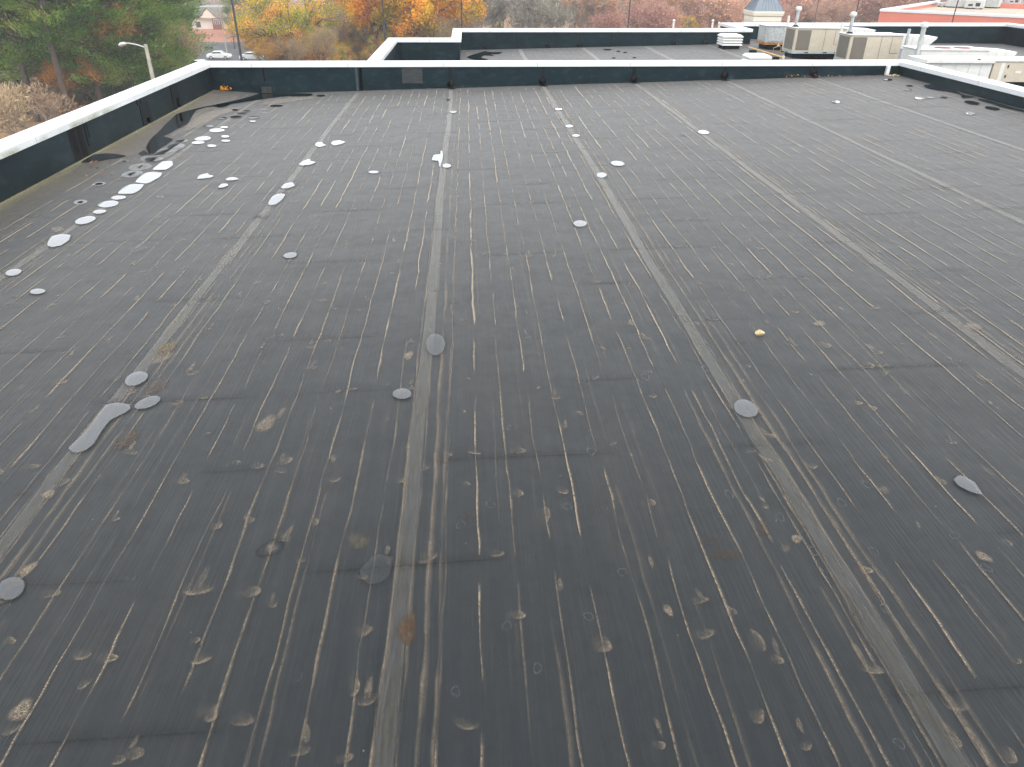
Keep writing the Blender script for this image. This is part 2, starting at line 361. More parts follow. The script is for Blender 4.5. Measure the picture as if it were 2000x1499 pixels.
# ------------------------------------------------------------------ the flat roofed building
bld = thing('flat_roof_building', 'large flat black-roofed store building with low parapets capped in white metal', 'building', (0, 0, GZ))
def part(o): o.parent = bld; o.location = (o.location[0], o.location[1], o.location[2]-GZ); return o
SX = [-0.575+2.97*k for k in range(-2, 5)]          # sheet laps
def roof_grid(xs, ys, zf, name):
    vs = [(x, y, zf(x)) for y in ys for x in xs]; n = len(xs)
    b = MB(); b.add(vs, [(j*n+i, j*n+i+1, (j+1)*n+i+1, (j+1)*n+i) for j in range(len(ys)-1) for i in range(n-1)])
    return part(b.build(name, M['roof']))
roof = roof_grid([-8.3, -7.4, -6.9, -6.5, -6.1, -3, 0, 4, 8, 12, 14.4], [-8, 0, 8, 16, 25.5], zroof, 'roof_membrane')
b = MB()
for (x0, x1, y0, y1) in ((-3.0, 13, 25.5, 37.8), (13, 14.5, 25.5, 41.2), (14.5, 18, -8, 41.2), (18, 28.4, -8, 41.2)):
    b.add([(x0,y0,zroof2(x0)),(x1,y0,zroof2(x1)),(x1,y1,zroof2(x1)),(x0,y1,zroof2(x0))], [(0,1,2,3)])
roof2 = part(b.build('roof_membrane', M['roof']))
b = MB(); b.box(-8.44, 14.58, -8, 25.68, GZ, -.62); b.box(-3.18, 13.4, 25.68, 37.95, GZ, -.62); b.box(13.4, 28.55, 25.68, 41.35, GZ, -.62); b.box(14.58, 28.55, -8, 25.68, GZ, -.62)
part(b.build('outer_wall', M['brickwall']))

# lap tape strips between the sheets, slightly wavering
def strip(xc, y0, y1, w, zf, name, parent, mat, dz=.004, wob=.012):
    vs = []; ys = np.arange(y0, y1+.01, .35); ph = rng.uniform(0, 6)
    for y in ys:
        o_ = wob*(math.sin(y*.5+ph)+.5*math.sin(y*1.7+2*ph)); ww = w*(1+.06*math.sin(y*2.3+ph))
        for k, d in ((0, -.5), (1, -.44), (2, .44), (3, .5)):
            x = xc+o_+d*ww; vs.append((x, y, zf(x)+(dz if k in (1, 2) else .001)))
    fs = [(j*4+k, j*4+k+1, (j+1)*4+k+1, (j+1)*4+k) for j in range(len(ys)-1) for k in range(3)]
    b = MB(); b.add(vs, fs); return b.build(name, mat, parent)
for x in SX: strip(x+.07, -7.9, 25.28, .125, zroof, 'lap_strip', roof, M['seam'])
for x in (0.0, 2.97, 5.94, 8.91, 11.88): strip(x-.575+.085, 25.75, 37.55, .17, zroof2, 'lap_strip', roof2, M['seam'])

# parapets
def wall_box(x0, x1, y0, y1, zb, name='parapet_wall', holes=()):
    b = MB()
    def sub(a0, a1, c0, c1, zlo, zhi=None):
        v = []
        for (x, y) in ((a0,c0),(a1,c0),(a1,c1),(a0,c1)): v.append((x, y, zlo))
        for (x, y) in ((a0,c0),(a1,c0),(a1,c1),(a0,c1)): v.append((x, y, (ztop(x)-.05) if zhi is None else zhi))
        b.add(v, [(3,2,1,0),(4,5,6,7),(0,1,5,4),(1,2,6,5),(2,3,7,6),(3,0,4,7)])
    if not holes: sub(x0, x1, y0, y1, zb)
    else:
        c = y0
        for (h0, h1, z0, z1) in holes:
            sub(x0, x1, c, h0, zb); sub(x0, x1, h0, h1, zb, z0); sub(x0, x1, h0, h1, z1); c = h1
        sub(x0, x1, c, y1, zb)
    return part(b.build(name, M['wall_skin']))
zl = zroof(-8.05)
s1 = (19.66, 19.84, zl+.02, zl+.16); s2 = (21.90, 22.08, zl+.02, zl+.28)
w_left = wall_box(-8.42, -8.05, -8, 25.3, -.62, holes=(s1, s2))
w_back = wall_box(-8.42, 14.56, 25.3, 25.66, -.62)
w_right = wall_box(14.2, 14.56, -8, 25.3, -.62)
w_p1 = wall_box(-3.17, -2.85, 25.66, 33.0, -.62); w_p2 = wall_box(-3.17, -.28, 33.0, 33.34, -.62)
w_p3 = wall_box(-.56, -.28, 33.34, 37.6, -.62); w_p4 = wall_box(-.56, 13.47, 37.6, 37.94, -.62)
w_p5 = wall_box(13.15, 13.47, 37.94, 41.0, -.62); w_p6 = wall_box(13.15, 28.54, 41.0, 41.34, -.62); w_p7 = wall_box(28.2, 28.54, -8, 41.0, -.62)
def coping(path, halfw, name='coping'):
    """rectangular cap swept along a path with mitred corners, broken by splice plates every 3 m"""
    P = [np.array(p, float) for p in path]; prof = [(-halfw, -.135), (-halfw, -.012), (-halfw+.012, 0), (halfw-.012, -.006), (halfw, -.018), (halfw, -.135)]
    vs = []; n = len(prof)
    for i, p in enumerate(P):
        d0 = P[i]-P[i-1] if i > 0 else P[1]-P[0]; d1 = P[i+1]-P[i] if i < len(P)-1 else d0
        d0 = d0/np.linalg.norm(d0); d1 = d1/np.linalg.norm(d1)
        n0 = np.array([d0[1], -d0[0]]); n1 = np.array([d1[1], -d1[0]]); m = n0+n1; m = m/ (m@n0)
        for a, z in prof:
            q = p + m*a; vs.append((q[0], q[1], ztop(q[0])+z))
    fs = [(i*n+k, (i+1)*n+k, (i+1)*n+(k+1) % n, i*n+(k+1) % n) for i in range(len(P)-1) for k in range(n)]
    fs += [tuple(range(n)), tuple((len(P)-1)*n+k for k in range(n-1, -1, -1))]
    b = MB(); b.add(vs, fs); o = part(b.build(name, M['white_metal']))
    for i in range(len(P)-1):
        d = P[i+1]-P[i]; L = np.linalg.norm(d); d = d/L; nn = np.array([d[1], -d[0]])
        ts = [t for t in np.arange(1.5, L, 3.0)]
        for t in ts:
            c = P[i]+d*t; e = .012
            pr = [(-halfw-.002, -.137), (-halfw-.002, .0025), (halfw+.002, -.0015), (halfw+.002, -.137)]
            v = []
            for s in (-e, e):
                for a, z in pr: q = c+d*s+nn*a; v.append((q[0], q[1], ztop(q[0])+z))
            j = MB(); j.add(v, [(0,1,5,4),(1,2,6,5),(2,3,7,6),(0,3,2,1),(4,5,6,7)]); j.build('splice_joint', M['joint'], o)
    return o
coping([(-8.255, -8), (-8.255, 25.50), (14.40, 25.50), (14.40, -8)], .235)
coping([(-3.01, 25.742), (-3.01, 33.17), (-.42, 33.17), (-.42, 37.77), (13.31, 37.77), (13.31, 41.17), (28.37, 41.17), (28.37, -8)], .205)

# vertical laps in the parapet skin with black sealant at their feet
def lap_y(x, wall, mat, y, zb, w=.12, zt=None):
    b = MB(); b.box(x-w/2, x+w/2, y-.006, y+.01, zb, (ztop(x)-.13) if zt is None else zt); return b.build('membrane_lap', mat, wall)
def blob_patch(b, x, y, z, w, h, seed, mi=0):
    """lumpy flap of tarred membrane dressed up the wall and out on to the roof"""
    r_ = random.Random(seed); n = 14; c = [(0, .5)]
    rim = [(math.cos(2*math.pi*k/n)*w/2*r_.uniform(.75, 1.1), .5*h+math.sin(2*math.pi*k/n)*h/2*r_.uniform(.8, 1.1)) for k in range(n)]
    vs = [(x+a, y-.012, z+max(0.0, q)) for a, q in rim] + [(x+a*.55, y-.05-r_.uniform(0, .02), z+max(.01, q*.75+.05)) for a, q in rim] + [(x, y-.055, z+h*.4)]
    fs = [(k, (k+1) % n, n+(k+1) % n, n+k) for k in range(n)] + [(n+k, n+(k+1) % n, 2*n) for k in range(n)]
    b.add(vs, fs, mi)
for i, x in enumerate(SX):
    if i == 0: continue
    lap_y(x+.03, w_back, M['lap_pale'] if i == 1 else M['lap'], 25.3, zroof(x)+.02, .07 if i == 1 else .11)
    if i == 1: lap_y(x+.16, w_back, M['tar'], 25.3, zroof(x)+.02, .10)
    if i >= 2:
        b = MB(); blob_patch(b, x+.04, 25.3, zroof(x), .27, .27, i)
        vs = []; n = 14; r_ = random.Random(i+40)
        for k in range(n): t = 2*math.pi*k/n; vs.append((x+.09+.17*math.cos(t)*r_.uniform(.7, 1.2), 25.16+.1*math.sin(t)*r_.uniform(.7, 1.1), zroof(x)+.012))
        vs.append((x+.07, 25.18, zroof(x)+.03)); b.add(vs, [(k, (k+1) % n, n) for k in range(n)])
        b.build('sealant_flap', M['tar'], w_back, smooth=True)
b = MB(); b.box(-2.08, -1.43, 25.293, 25.31, .13, .60, 0, .004); b.build('grey_patch', M['patch'], w_back)
xs = at_y(516, 150, 25.3)[0]; lap_y(xs, w_back, M['tar'], 25.3, .05, .05)
b = MB(); b.box(xs-.20, xs+.26, 25.285, 25.31, -.19, .17, 0, .01); b.build('scupper_flange', M['wall_skin'], w_back)
b = MB(); b.box(xs-.14, xs+.18, 25.272, 25.30, -.16, .02, 0, .008); b.build('scupper_flange', M['seam'], w_back)
# scuppers in the left wall
for (y0, y1, z0, z1), hs_ in ((s1, .36), (s2, .42)):
    b = MB(); X = -8.05
    for (a0, a1, c0, c1) in ((y0-.25, y0, z0-.02, z1+hs_), (y1, y1+.16, z0-.02, z1+hs_), (y0, y1, z1, z1+hs_)): b.box(X-.01, X+.012, a0, a1, c0, c1)
    sc = b.build('scupper', M['lap'], w_left)
    b = MB(); b.box(-8.40, -8.36, y0-.02, y1+.02, z0-.03, z1+.03); b.build('scupper_throat', M['dark'], sc)
    for k in (0, 1): b = MB(); b.box(X-.01, X+.014, y1-.30-.22*k, y1-.27-.22*k, z1+hs_, .58); b.build('membrane_lap', M['lap'], w_left)
b = MB()                                            # wet runs under the coping
b.box(-8.06, -8.046, 15.72, 16.36, zl+.01, .60)
b.build('water_run', M['lap'], w_left)
for yy, w, z1_ in ((15.80, .05, .6), (15.93, .16, .60), (16.20, .2, .60), (16.46, .06, .45), (16.58, .03, .3)): b = MB(); b.box(-8.052, -8.0445, yy-w/2, yy+w/2, zl+.03+(.6-z1_), .60); b.build('water_run', M['tar'], w_left)
for wall, y, x0, x1, sp in ((w_p4, 37.6, .85, 13.2, 1.49), (w_p6, 41.0, 14.5, 28, 2.97)):
    x = x0
    while x < x1:
        lap_y(x, wall, M['lap'], y, zroof2(x), .07)
        if sp < 2 and rng.random() < .6:
            b = MB(); blob_patch(b, x, y, zroof2(x), .3, .2, int(x*10)); b.build('sealant_flap', M['tar'], wall, smooth=True)
        x += sp
lap_y(-2.7, w_p2, M['lap'], 33.0, -.2, .05); lap_y(-1.6, w_p2, M['lap'], 33.0, -.2, .05)
for xx in (.2, 1.4, 3.95, 4.2, 4.55): lap_y(xx, w_p4, M['tar'], 37.6, .2, .03, .62)
# white downspout against the back wall
b = MB(); b.box(13.735, 13.855, 25.19, 25.292, zroof(13.8)+.012, ztop(13.8)-.128, 0, .012)
b.build('downspout', M['white_metal'], w_back)

# ------------------------------------------------------------------ marks on the roof: dust ridges over the deck flutes, crescents, plate rings, board joints
V_, F_, K_ = [], [], []
nv = 0
def add_marks(V, Q, K):
    global nv
    V_.append(np.asarray(V, np.float32)); F_.append(np.asarray(Q, np.int32)+nv); K_.append(np.asarray(K, np.float32)); nv += len(V)
zr = np.vectorize(zroof)
TAN = np.array([.165, .130, .092]); PALE = np.array([.085, .10, .105]); BROWN = np.array([.045, .029, .017]); BLACK = np.array([.003, .004, .0045]); OLIVE = np.array([.085, .072, .040])
def sm_noise(y, seed, s):
    r_ = np.random.default_rng(seed); k = np.arange(-2, 64); tab = r_.uniform(-1, 1, 400)
    u = y*s + 60; i = np.floor(u).astype(int); f = u-i; f = f*f*(3-2*f); return tab[i % 400]*(1-f)+tab[(i+1) % 400]*f
def ribbon(x0, ya, yb, w, op, seed, col, step=.05, dz=.007):
    y = np.arange(ya, yb, step)
    if len(y) < 3: return
    cx = x0 + .012*sm_noise(y, seed, 1.3) + .006*sm_noise(y, seed+1, 4.5)
    bead = np.clip(.85+.6*sm_noise(y, seed+2, 2.2)+.35*sm_noise(y, seed+3, 7.0), 0.05, 1.5)
    ww = w*(.5+.75*np.clip(bead, .2, 1.3)); end = np.clip(np.minimum((y-ya), (yb-y))/.12, 0, 1)
    offs = np.array([-1.0, -.30, 0.0, .55, 1.9]); alp = np.array([0, .8, 1.0, .55, 0]); m = len(offs)
    X = cx[:, None]+offs[None, :]*ww[:, None]; Yg = np.repeat(y[:, None], m, 1)
    A = op*np.clip(bead, 0, 1.2)[:, None]*alp[None, :]*end[:, None]
    V = np.stack([X.ravel(), Yg.ravel(), zr(X.ravel())+dz], 1)
    j, k = np.meshgrid(np.arange(len(y)-1), np.arange(m-1), indexing='ij'); q = j*m+k
    Q = np.stack([q, q+1, q+m+1, q+m], -1).reshape(-1, 4)
    hue = col*(1+.12*rng.uniform(-1, 1))
    K = np.concatenate([np.repeat(hue[None, :], len(V), 0), A.reshape(-1, 1)], 1); add_marks(V, Q, K)
def disc(x, y, rx, ry, rot, fn, col, nrad=6, nang=18, dz=.009):
    t = np.linspace(0, 2*math.pi, nang, endpoint=False); rr = np.linspace(0, 1, nrad)
    wob = 1+.13*np.sin(2*t+rng.uniform(0, 6))+.09*np.sin(3*t+rng.uniform(0, 6))
    Rg, Tg = np.meshgrid(rr, t, indexing='ij'); W = np.repeat(wob[None, :], nrad, 0)
    a = Rg*W*np.cos(Tg)*rx; bb = Rg*W*np.sin(Tg)*ry
    X = x+a*math.cos(rot)-bb*math.sin(rot); Yg = y+a*math.sin(rot)+bb*math.cos(rot)
    A = fn(Rg, Tg)
    V = np.stack([X.ravel(), Yg.ravel(), zr(X.ravel())+dz], 1)
    j, k = np.meshgrid(np.arange(nrad-1), np.arange(nang), indexing='ij'); k2 = (k+1) % nang
    Q = np.stack([j*nang+k, (j+1)*nang+k, (j+1)*nang+k2, j*nang+k2], -1).reshape(-1, 4)
    K = np.concatenate([np.repeat(np.asarray(col)[None, :], len(V), 0), A.reshape(-1, 1)], 1); add_marks(V, Q, K)
def crescent(op, th0):
    return lambda r, t: op*np.where(r < .999, 1, 0)*np.clip(.18*(1-r) + (r**2)*np.clip(np.cos(t-th0), 0, 1)**.8*np.where(r > .97, 0, 1)*1.1, 0, 1)
def solid(op): return lambda r, t: op*np.clip((1-r)*2.2, 0, 1)
def ringf(op, arc=6.5, ph=0): return lambda r, t: op*np.exp(-((r-.82)/.09)**2)*np.where(((t+ph) % (2*math.pi)) < arc, 1, .15)
# ridges, in lengths that start and stop with the insulation boards
BY = [3.82+1.215*k for k in range(-9, 20)]
sd_ = 100
x = -7.6
while x < 14.1:
    x += .262 + rng.uniform(-.025, .025)
    near_seam = min(abs(x-s-.08) for s in SX)
    y = -7.0
    strength = (1.1 if x > -.6 else .9)*rng.uniform(.8, 1.15)
    while y < 25.1:
        jn = [q for q in BY if q > y+.15]; L = rng.choice([1, 2, 2, 3, 4, 6])
        e = jn[min(L, len(jn))-1]-.06 if jn else 25.1
        if e > 25.1: e = 25.1
        if near_seam > .08 and rng.random() < .97:
            ribbon(x, y+rng.uniform(0, .25), e-rng.uniform(0, .2), rng.uniform(.0045, .008)*(1+.04*max(0, y-3)), strength*rng.choice([.6, .75, .9, 1.05, 1.2])*min(4.0, 1+.16*max(0, y-2)), sd_, TAN, .05 if y < 12 else .09)
            for _ in range(rng.choice([0, 1, 1])): ribbon(x+rng.uniform(.04, .25), y+rng.uniform(.1, .4), e-rng.uniform(.1, .5), rng.uniform(.004, .012), strength*rng.uniform(.12, .40), sd_+5, TAN, .07 if y < 12 else .12)
        sd_ += 9; y = e+.07
for s in SX:                                        # dust along both edges of every lap, twin lines to its right
    ribbon(s+.0, -7, 25.2, .010, .85, sd_, TAN, .07); ribbon(s+.135, -7, 25.2, .009, .6, sd_+3, TAN, .07); ribbon(s+.07, -7, 25.2, .03, .25, sd_+4, OLIVE, .08); ribbon(s+.035, -7, 25.2, .006, .5, sd_+5, TAN*.7, .07); ribbon(s+.105, -7, 25.2, .006, .45, sd_+6, TAN*.7, .07); ribbon(s-.03, -7, 25.2, .010, .18, sd_+7, BLACK, .08); sd_ += 9
    ribbon(s+.24, -7, 25.2, .015, .6, sd_, TAN, .06); ribbon(s+.33, -7, 25.2, .012, .5, sd_+3, TAN, .06); sd_ += 9
for _ in range(110):
    disc(rng.uniform(-5, 7), rng.uniform(1.2, 11), .006, .006, 0, solid(1.0), np.array([.22, .21, .19]), 3, 6)
# board joints: dark creases, staggered
for k, y in enumerate(BY):
    x = -8.0 + (1.2 if k % 2 else 0)
    while x < 14:
        if rng.random() < .85:
            a = x+rng.uniform(0, .9); L = rng.uniform(.8, 1.9); xs_ = np.arange(a, min(a+L, 14.1), .08)
            if len(xs_) > 4:
                yy = y + .02*sm_noise(xs_, sd_, .8)+rng.uniform(-.03, .03); end = np.clip(np.minimum(xs_-xs_[0], xs_[-1]-xs_)/.3, 0, 1)
                offs = np.array([-.05, -.008, .003, .018, .11]); alp = np.array([0, .3, 1, .35, 0])
                X = np.repeat(xs_[:, None], 5, 1); Yg = yy[:, None]+offs[None, :]; A = rng.uniform(.35, .85)*alp[None, :]*end[:, None]
                V = np.stack([X.ravel(), Yg.ravel(), zr(X.ravel())+.0055], 1); j, q = np.meshgrid(np.arange(len(xs_)-1), np.arange(4), indexing='ij'); i0 = j*5+q
                add_marks(V, np.stack([i0, i0+5, i0+6, i0+1], -1).reshape(-1, 4), np.concatenate([np.repeat(BLACK[None, :], len(V), 0), A.reshape(-1, 1)], 1))
                for _ in range(rng.choice([1, 2, 2, 3])):
                    px_ = rng.uniform(xs_[0], xs_[-1]); rr_ = rng.uniform(.03, .06)
                    disc(px_, y+rng.choice([-1, 1])*rng.uniform(.05, .12), rr_*1.5, rr_, rng.uniform(-.4, .4), crescent(rng.uniform(.6, 1), rng.uniform(-1.6, .4)), TAN)
                sd_ += 9
        x += 2.42
# dust crescents and plate rings on a loose grid
for gy_ in np.arange(1.0, 25, .48):
    for gx_ in np.arange(-7.8, 14, .60):
        if rng.random() > .95: continue
        x, y = gx_+rng.uniform(-.25, .25), gy_+rng.uniform(-.2, .2); far = y > 11; r0 = rng.uniform(.028, .062)*(1.25 if rng.random() < .12 else 1)
        na = 10 if far else 18; ns = 4 if far else 6; u = rng.random()
        if u < .60: disc(x, y, r0*rng.uniform(.9, 1.7), r0*.9, rng.uniform(-.5, .3), crescent(rng.uniform(.7, 1.25), rng.uniform(-1.4, .6)), TAN, ns, na)
        elif u < .75: disc(x, y, r0*rng.uniform(.5, .9), r0*rng.uniform(.8, 2.2), rng.uniform(-.25, .25), solid(rng.uniform(.25, .6)), TAN*rng.uniform(.8, 1.1), ns, na)
        elif u < .97 or x > 3: disc(x, y, .034, .034, 0, ringf(rng.uniform(.05, .4), rng.choice([6.5, 6.5, 4, 3]), rng.uniform(0, 6)), PALE, 9 if not far else 6, na)
        else: disc(x, y, r0*2.2, r0*1.2, 0, solid(rng.uniform(.2, .5)), BROWN, ns, na)
        if u < .3 and not far: disc(x+rng.uniform(-.02, .05), y+rng.uniform(.04, .12), r0*.5, r0*1.6, rng.uniform(-.2, .2), solid(rng.uniform(.25, .6)), TAN, 5, 12)
# the singular stains the photograph shows
def px_disc(px, py, w, h, fn, col, rot=0):
    p = at_roof(px, py); q = at_roof(px+w, py); u = at_roof(px, py-h); disc(p[0], p[1], abs(q[0]-p[0]), abs(u[1]-p[1]), rot, fn, np.array(col), 8, 26, .0115)
for (px, py, w, h, f_, col) in [(250,860,22,20,solid(.95),BROWN),(795,1232,22,30,solid(1),(.06,.034,.016)),(803,1218,10,22,solid(.8),(.08,.05,.022)),(325,682,22,14,solid(.9),(.10,.07,.03)),(318,700,20,14,solid(.6),TAN),
        (308,757,20,14,solid(.8),BROWN),(530,1073,26,19,ringf(1.0),BLACK),(530,1073,13,10,solid(.5),TAN),(405,1395,24,18,crescent(1,-.3),TAN),(690,1340,15,24,crescent(1,-.3),TAN),(1475,1255,16,28,crescent(.9,.3),TAN),
        (1475,1400,22,15,crescent(1,-.6),TAN),(1965,1478,22,18,crescent(1,-.5),TAN),(205,1288,24,12,crescent(1,0),TAN),(42,1390,24,22,solid(.9),TAN),(55,1115,14,16,solid(.9),TAN),(485,1160,26,12,crescent(1,0),TAN),
        (420,1028,18,8,crescent(1,-.4),TAN),(485,1018,12,8,crescent(1,0),TAN),(612,1022,13,8,crescent(1,0),TAN),(1008,967,17,8,crescent(1,0),TAN),(520,830,20,18,solid(.7),TAN),(1305,1195,10,14,solid(.8),TAN),(798,697,10,10,solid(.9),TAN),
        (1060,1010,16,18,crescent(.8,0),TAN),(1490,1035,14,18,solid(.55),BROWN),(1415,1085,34,16,solid(.5),BROWN),(700,1060,26,16,solid(.5),OLIVE),(1555,1055,12,10,solid(.9),TAN),(515,424,14,4,solid(.9),BROWN),
        (500,425,10,4,solid(.8),BLACK),(1920,1090,14,14,solid(.8),TAN),(1265,985,20,7,crescent(1,0),TAN),(1900,640,24,7,solid(.7),TAN),(1600,634,15,6,solid(.8),TAN),(120,945,14,9,crescent(1,0),TAN),(95,968,14,10,solid(.8),TAN),
        (1605,676,18,7,crescent(1,0),TAN),(1690,715,18,8,crescent(.9,0),TAN),(828,690,5,5,ringf(.3),PALE)]: px_disc(px, py, w, h, f_, col)
for (px, py) in [(1108,992),(958,988),(900,1028),(990,1225),(890,1353),(1215,1120),(1150,1207),(1423,968),(1643,985),(1693,949),(1523,1013),(1863,1048),(1925,1112),(1728,1192),(1755,1455),(1706,1080),(1590,1080),(1050,1308),(1160,850),(1155,884),(1000,838),(1378,722),(1350,716),(1260,738),(1255,746),(1730,835)]:
    px_disc(px, py, 10, 9*(py/1100), ringf(.6), PALE)
# grime along the wall bases: tan silt at the left, a pale line at the back
def band(poly_a, poly_b, op, col, seed, dz=.013, n=60):
    t = np.linspace(0, 1, n); A0 = np.array(poly_a, float); B0 = np.array(poly_b, float)
    Pa = A0[0]+(A0[1]-A0[0])*t[:, None]; Pb = B0[0]+(B0[1]-B0[0])*t[:, None]; w = np.array([0, .12, .35, .7, 1.0]); al = np.array([.8, 1, .75, .35, 0])
    nz = 1+.35*sm_noise(t*40, seed, 1.0)
    G = Pa[:, None, :]+(Pb-Pa)[:, None, :]*(w[None, :, None]*np.where(w[None, :, None] > .5, nz[:, None, None], 1)); X = G[..., 0]; Yg = G[..., 1]
    A = op*al[None, :]*np.clip(.75+.4*sm_noise(t*30, seed+1, 1.0), 0, 1.2)[:, None]
    V = np.stack([X.ravel(), Yg.ravel(), zr(X.ravel())+dz], 1); j, k = np.meshgrid(np.arange(n-1), np.arange(4), indexing='ij'); q = j*5+k
    add_marks(V, np.stack([q, q+5, q+6, q+1], -1).reshape(-1, 4), np.concatenate([np.repeat(np.array(col)[None, :], len(V), 0), A.reshape(-1, 1)], 1))
band([(-8.04, -7), (-8.04, 25.2)], [(-7.35, -7), (-7.2, 25.2)], .8, OLIVE, 900); band([(-8.045, -7), (-8.045, 24)], [(-7.74, -7), (-7.80, 24)], 1.1, np.array([.165, .15, .07]), 940, .0155); band([(-8.04, 16.5), (-8.04, 24.5)], [(-6.9, 16.5), (-7.0, 24.5)], .6, TAN, 910, .0145)
band([(-8.0, 25.28), (14.1, 25.28)], [(-8.0, 25.12), (14.1, 25.12)], .75, TAN, 920); band([(14.18, 4), (14.18, 25.2)], [(13.9, 4), (13.9, 25.2)], .35, OLIVE, 930)
def px_blot(pts, op, col, dz=.0125, n=48):
    P = np.array([at_roof(*p)[:2] for p in pts]); c = P.mean(0); k = len(P); t = np.linspace(0, k, n, endpoint=False); i = t.astype(int) % k; f = (t-t.astype(int))[:, None]
    E = P[i]*(1-f)+P[(i+1) % k]*f; rr = [0, .55, .8, .93, 1.05]; al = [1, 1, .8, .4, 0]
    V = np.concatenate([c+(E-c)*(r_+.05*(q > 1)*np.sin(np.arange(n)*1.9)[:, None]) for q, r_ in enumerate(rr)]); Z = zr(V[:, 0])+dz
    j, k2 = np.meshgrid(np.arange(4), np.arange(n), indexing='ij'); kk = (k2+1) % n
    Q = np.stack([j*n+k2, (j+1)*n+k2, (j+1)*n+kk, j*n+kk], -1).reshape(-1, 4); A = np.repeat(np.array(al)*op, n)[:, None]
    add_marks(np.column_stack([V, Z]), Q, np.concatenate([np.repeat(np.array(col)[None, :], len(V), 0), A], 1))
px_blot([(356,250),(372,232),(410,219),(450,212),(492,205),(470,214),(430,226),(408,240),(370,256),(345,266)], .95, (.15, .125, .098))
px_blot([(500,206),(530,198),(565,191),(612,189),(640,190),(600,196),(560,202),(520,208)], .8, (.135, .115, .09))
px_blot([(300,300),(330,290),(372,262),(350,283),(320,305)], .5, (.10, .10, .09)); px_blot([(100,446),(120,444),(130,450),(112,456),(100,454)], .8, (.13, .12, .09))
px_blot([(255,488),(272,482),(294,484),(280,494),(252,494)], .55, (.07, .08, .085))
# algae on the face of the left cap
n_ = 40; ys_ = np.linspace(12.5, 18.5, n_); zz = np.array([-.13, -.10, -.06, -.02]); al_ = np.array([1.0, .8, .45, 0])
Vg = np.array([(-8.0185, y, ztop(-8.02)+z) for y in ys_ for z in zz]); Ag = (np.clip(.45+.6*sm_noise(ys_*4, 77, 1.0), 0, 1)*np.clip(np.minimum(ys_-12.5, 18.5-ys_), 0, 1))[:, None]*al_[None, :]
jg, kg = np.meshgrid(np.arange(n_-1), np.arange(3), indexing='ij'); qg = jg*4+kg
ao = np_mesh('algae_stain', Vg, np.stack([qg, qg+4, qg+5, qg+1], -1).reshape(-1, 4), M['mark'], w_left, np.concatenate([np.tile([.22, .23, .06], (len(Vg), 1)), Ag.reshape(-1, 1)*.9], 1))
# dried mineral film round the shrinking puddles
def px_ring(cx, cy, rx, ry, rot, op, col=(.17, .175, .175)):
    t = np.linspace(0, 2*math.pi, 40, endpoint=False); r_ = R(rot); rr = [0, .5, .82, .93, 1.04]; al = [.55, .75, 1, .9, 0]
    pts = []
    for q in rr: pts += [at_roof(cx+q*(rx*math.cos(a)*math.cos(r_)-ry*math.sin(a)*math.sin(r_)), cy+q*(rx*math.cos(a)*math.sin(r_)+ry*math.sin(a)*math.cos(r_)))[:2] for a in t]
    V = np.array(pts); n = 40; j, k2 = np.meshgrid(np.arange(4), np.arange(n), indexing='ij'); kk = (k2+1) % n
    Q = np.stack([j*n+k2, (j+1)*n+k2, (j+1)*n+kk, j*n+kk], -1).reshape(-1, 4)
    add_marks(np.column_stack([V, zr(V[:, 0])+.0135]), Q, np.concatenate([np.repeat(np.array(col)[None, :], len(V), 0), np.repeat(np.array(al)*op, n)[:, None]], 1))
for q in [(258.7,341.6,22,6.4,-8,1.1),(274.6,327.5,24,6.6,-6,1.0),(301,312.8,19.5,4.4,-3,1.2),(344.5,287.6,18.5,6,-6,1.2),(354.7,277,14,3.5,-4,1.2),(193.5,361,14,3.5,-5,1.2),(157.5,396.6,13.5,4.7,-6,1.4),(243,316.3,10,2.3,0,.9),
          (312,303,40,9,-16,.8),(407,248,12,2.4,0,1.2),(433.6,232,11,2.1,0,1.2),(473,222.7,12,2,0,1.1),(482,218,9,1.7,0,1.1),(461,229.6,13,3,-2,1.2),(515,215,7,1.9,0,.9),(517,222,7,1.2,0,.9),(313,386,9,2.4,0,.5),(585,235,8,1.4,0,.5),(1660,177,6,1.4,2,1),(1843,191.6,9,2,3,1)]: px_ring(*q)
dust = np_mesh('dust_marks', np.concatenate(V_), np.concatenate(F_), M['mark'], roof, np.concatenate(K_))
dust['kind'] = 'stuff'
V_, F_, K_, nv = [], [], [], 0
zr = np.vectorize(zroof2); x = -2.6
while x < 12.8:
    y = 26.0
    while y < 37.3:
        e = min(37.5, y+rng.uniform(1, 5)); ribbon(x, y, e, .016, rng.uniform(.5, 1.5), sd_, TAN, .1); sd_ += 9; y = e+rng.uniform(.1, .5)
    x += .29
for k in range(90): disc(rng.uniform(-.1, 13), rng.uniform(33, 37.4), .12, .07, 0, solid(rng.uniform(.3, .9)), PALE if k % 3 else TAN, 4, 10)
dust2 = np_mesh('dust_marks', np.concatenate(V_), np.concatenate(F_), M['mark'], roof2, np.concatenate(K_)); dust2['kind'] = 'stuff'
zr = np.vectorize(zroof)

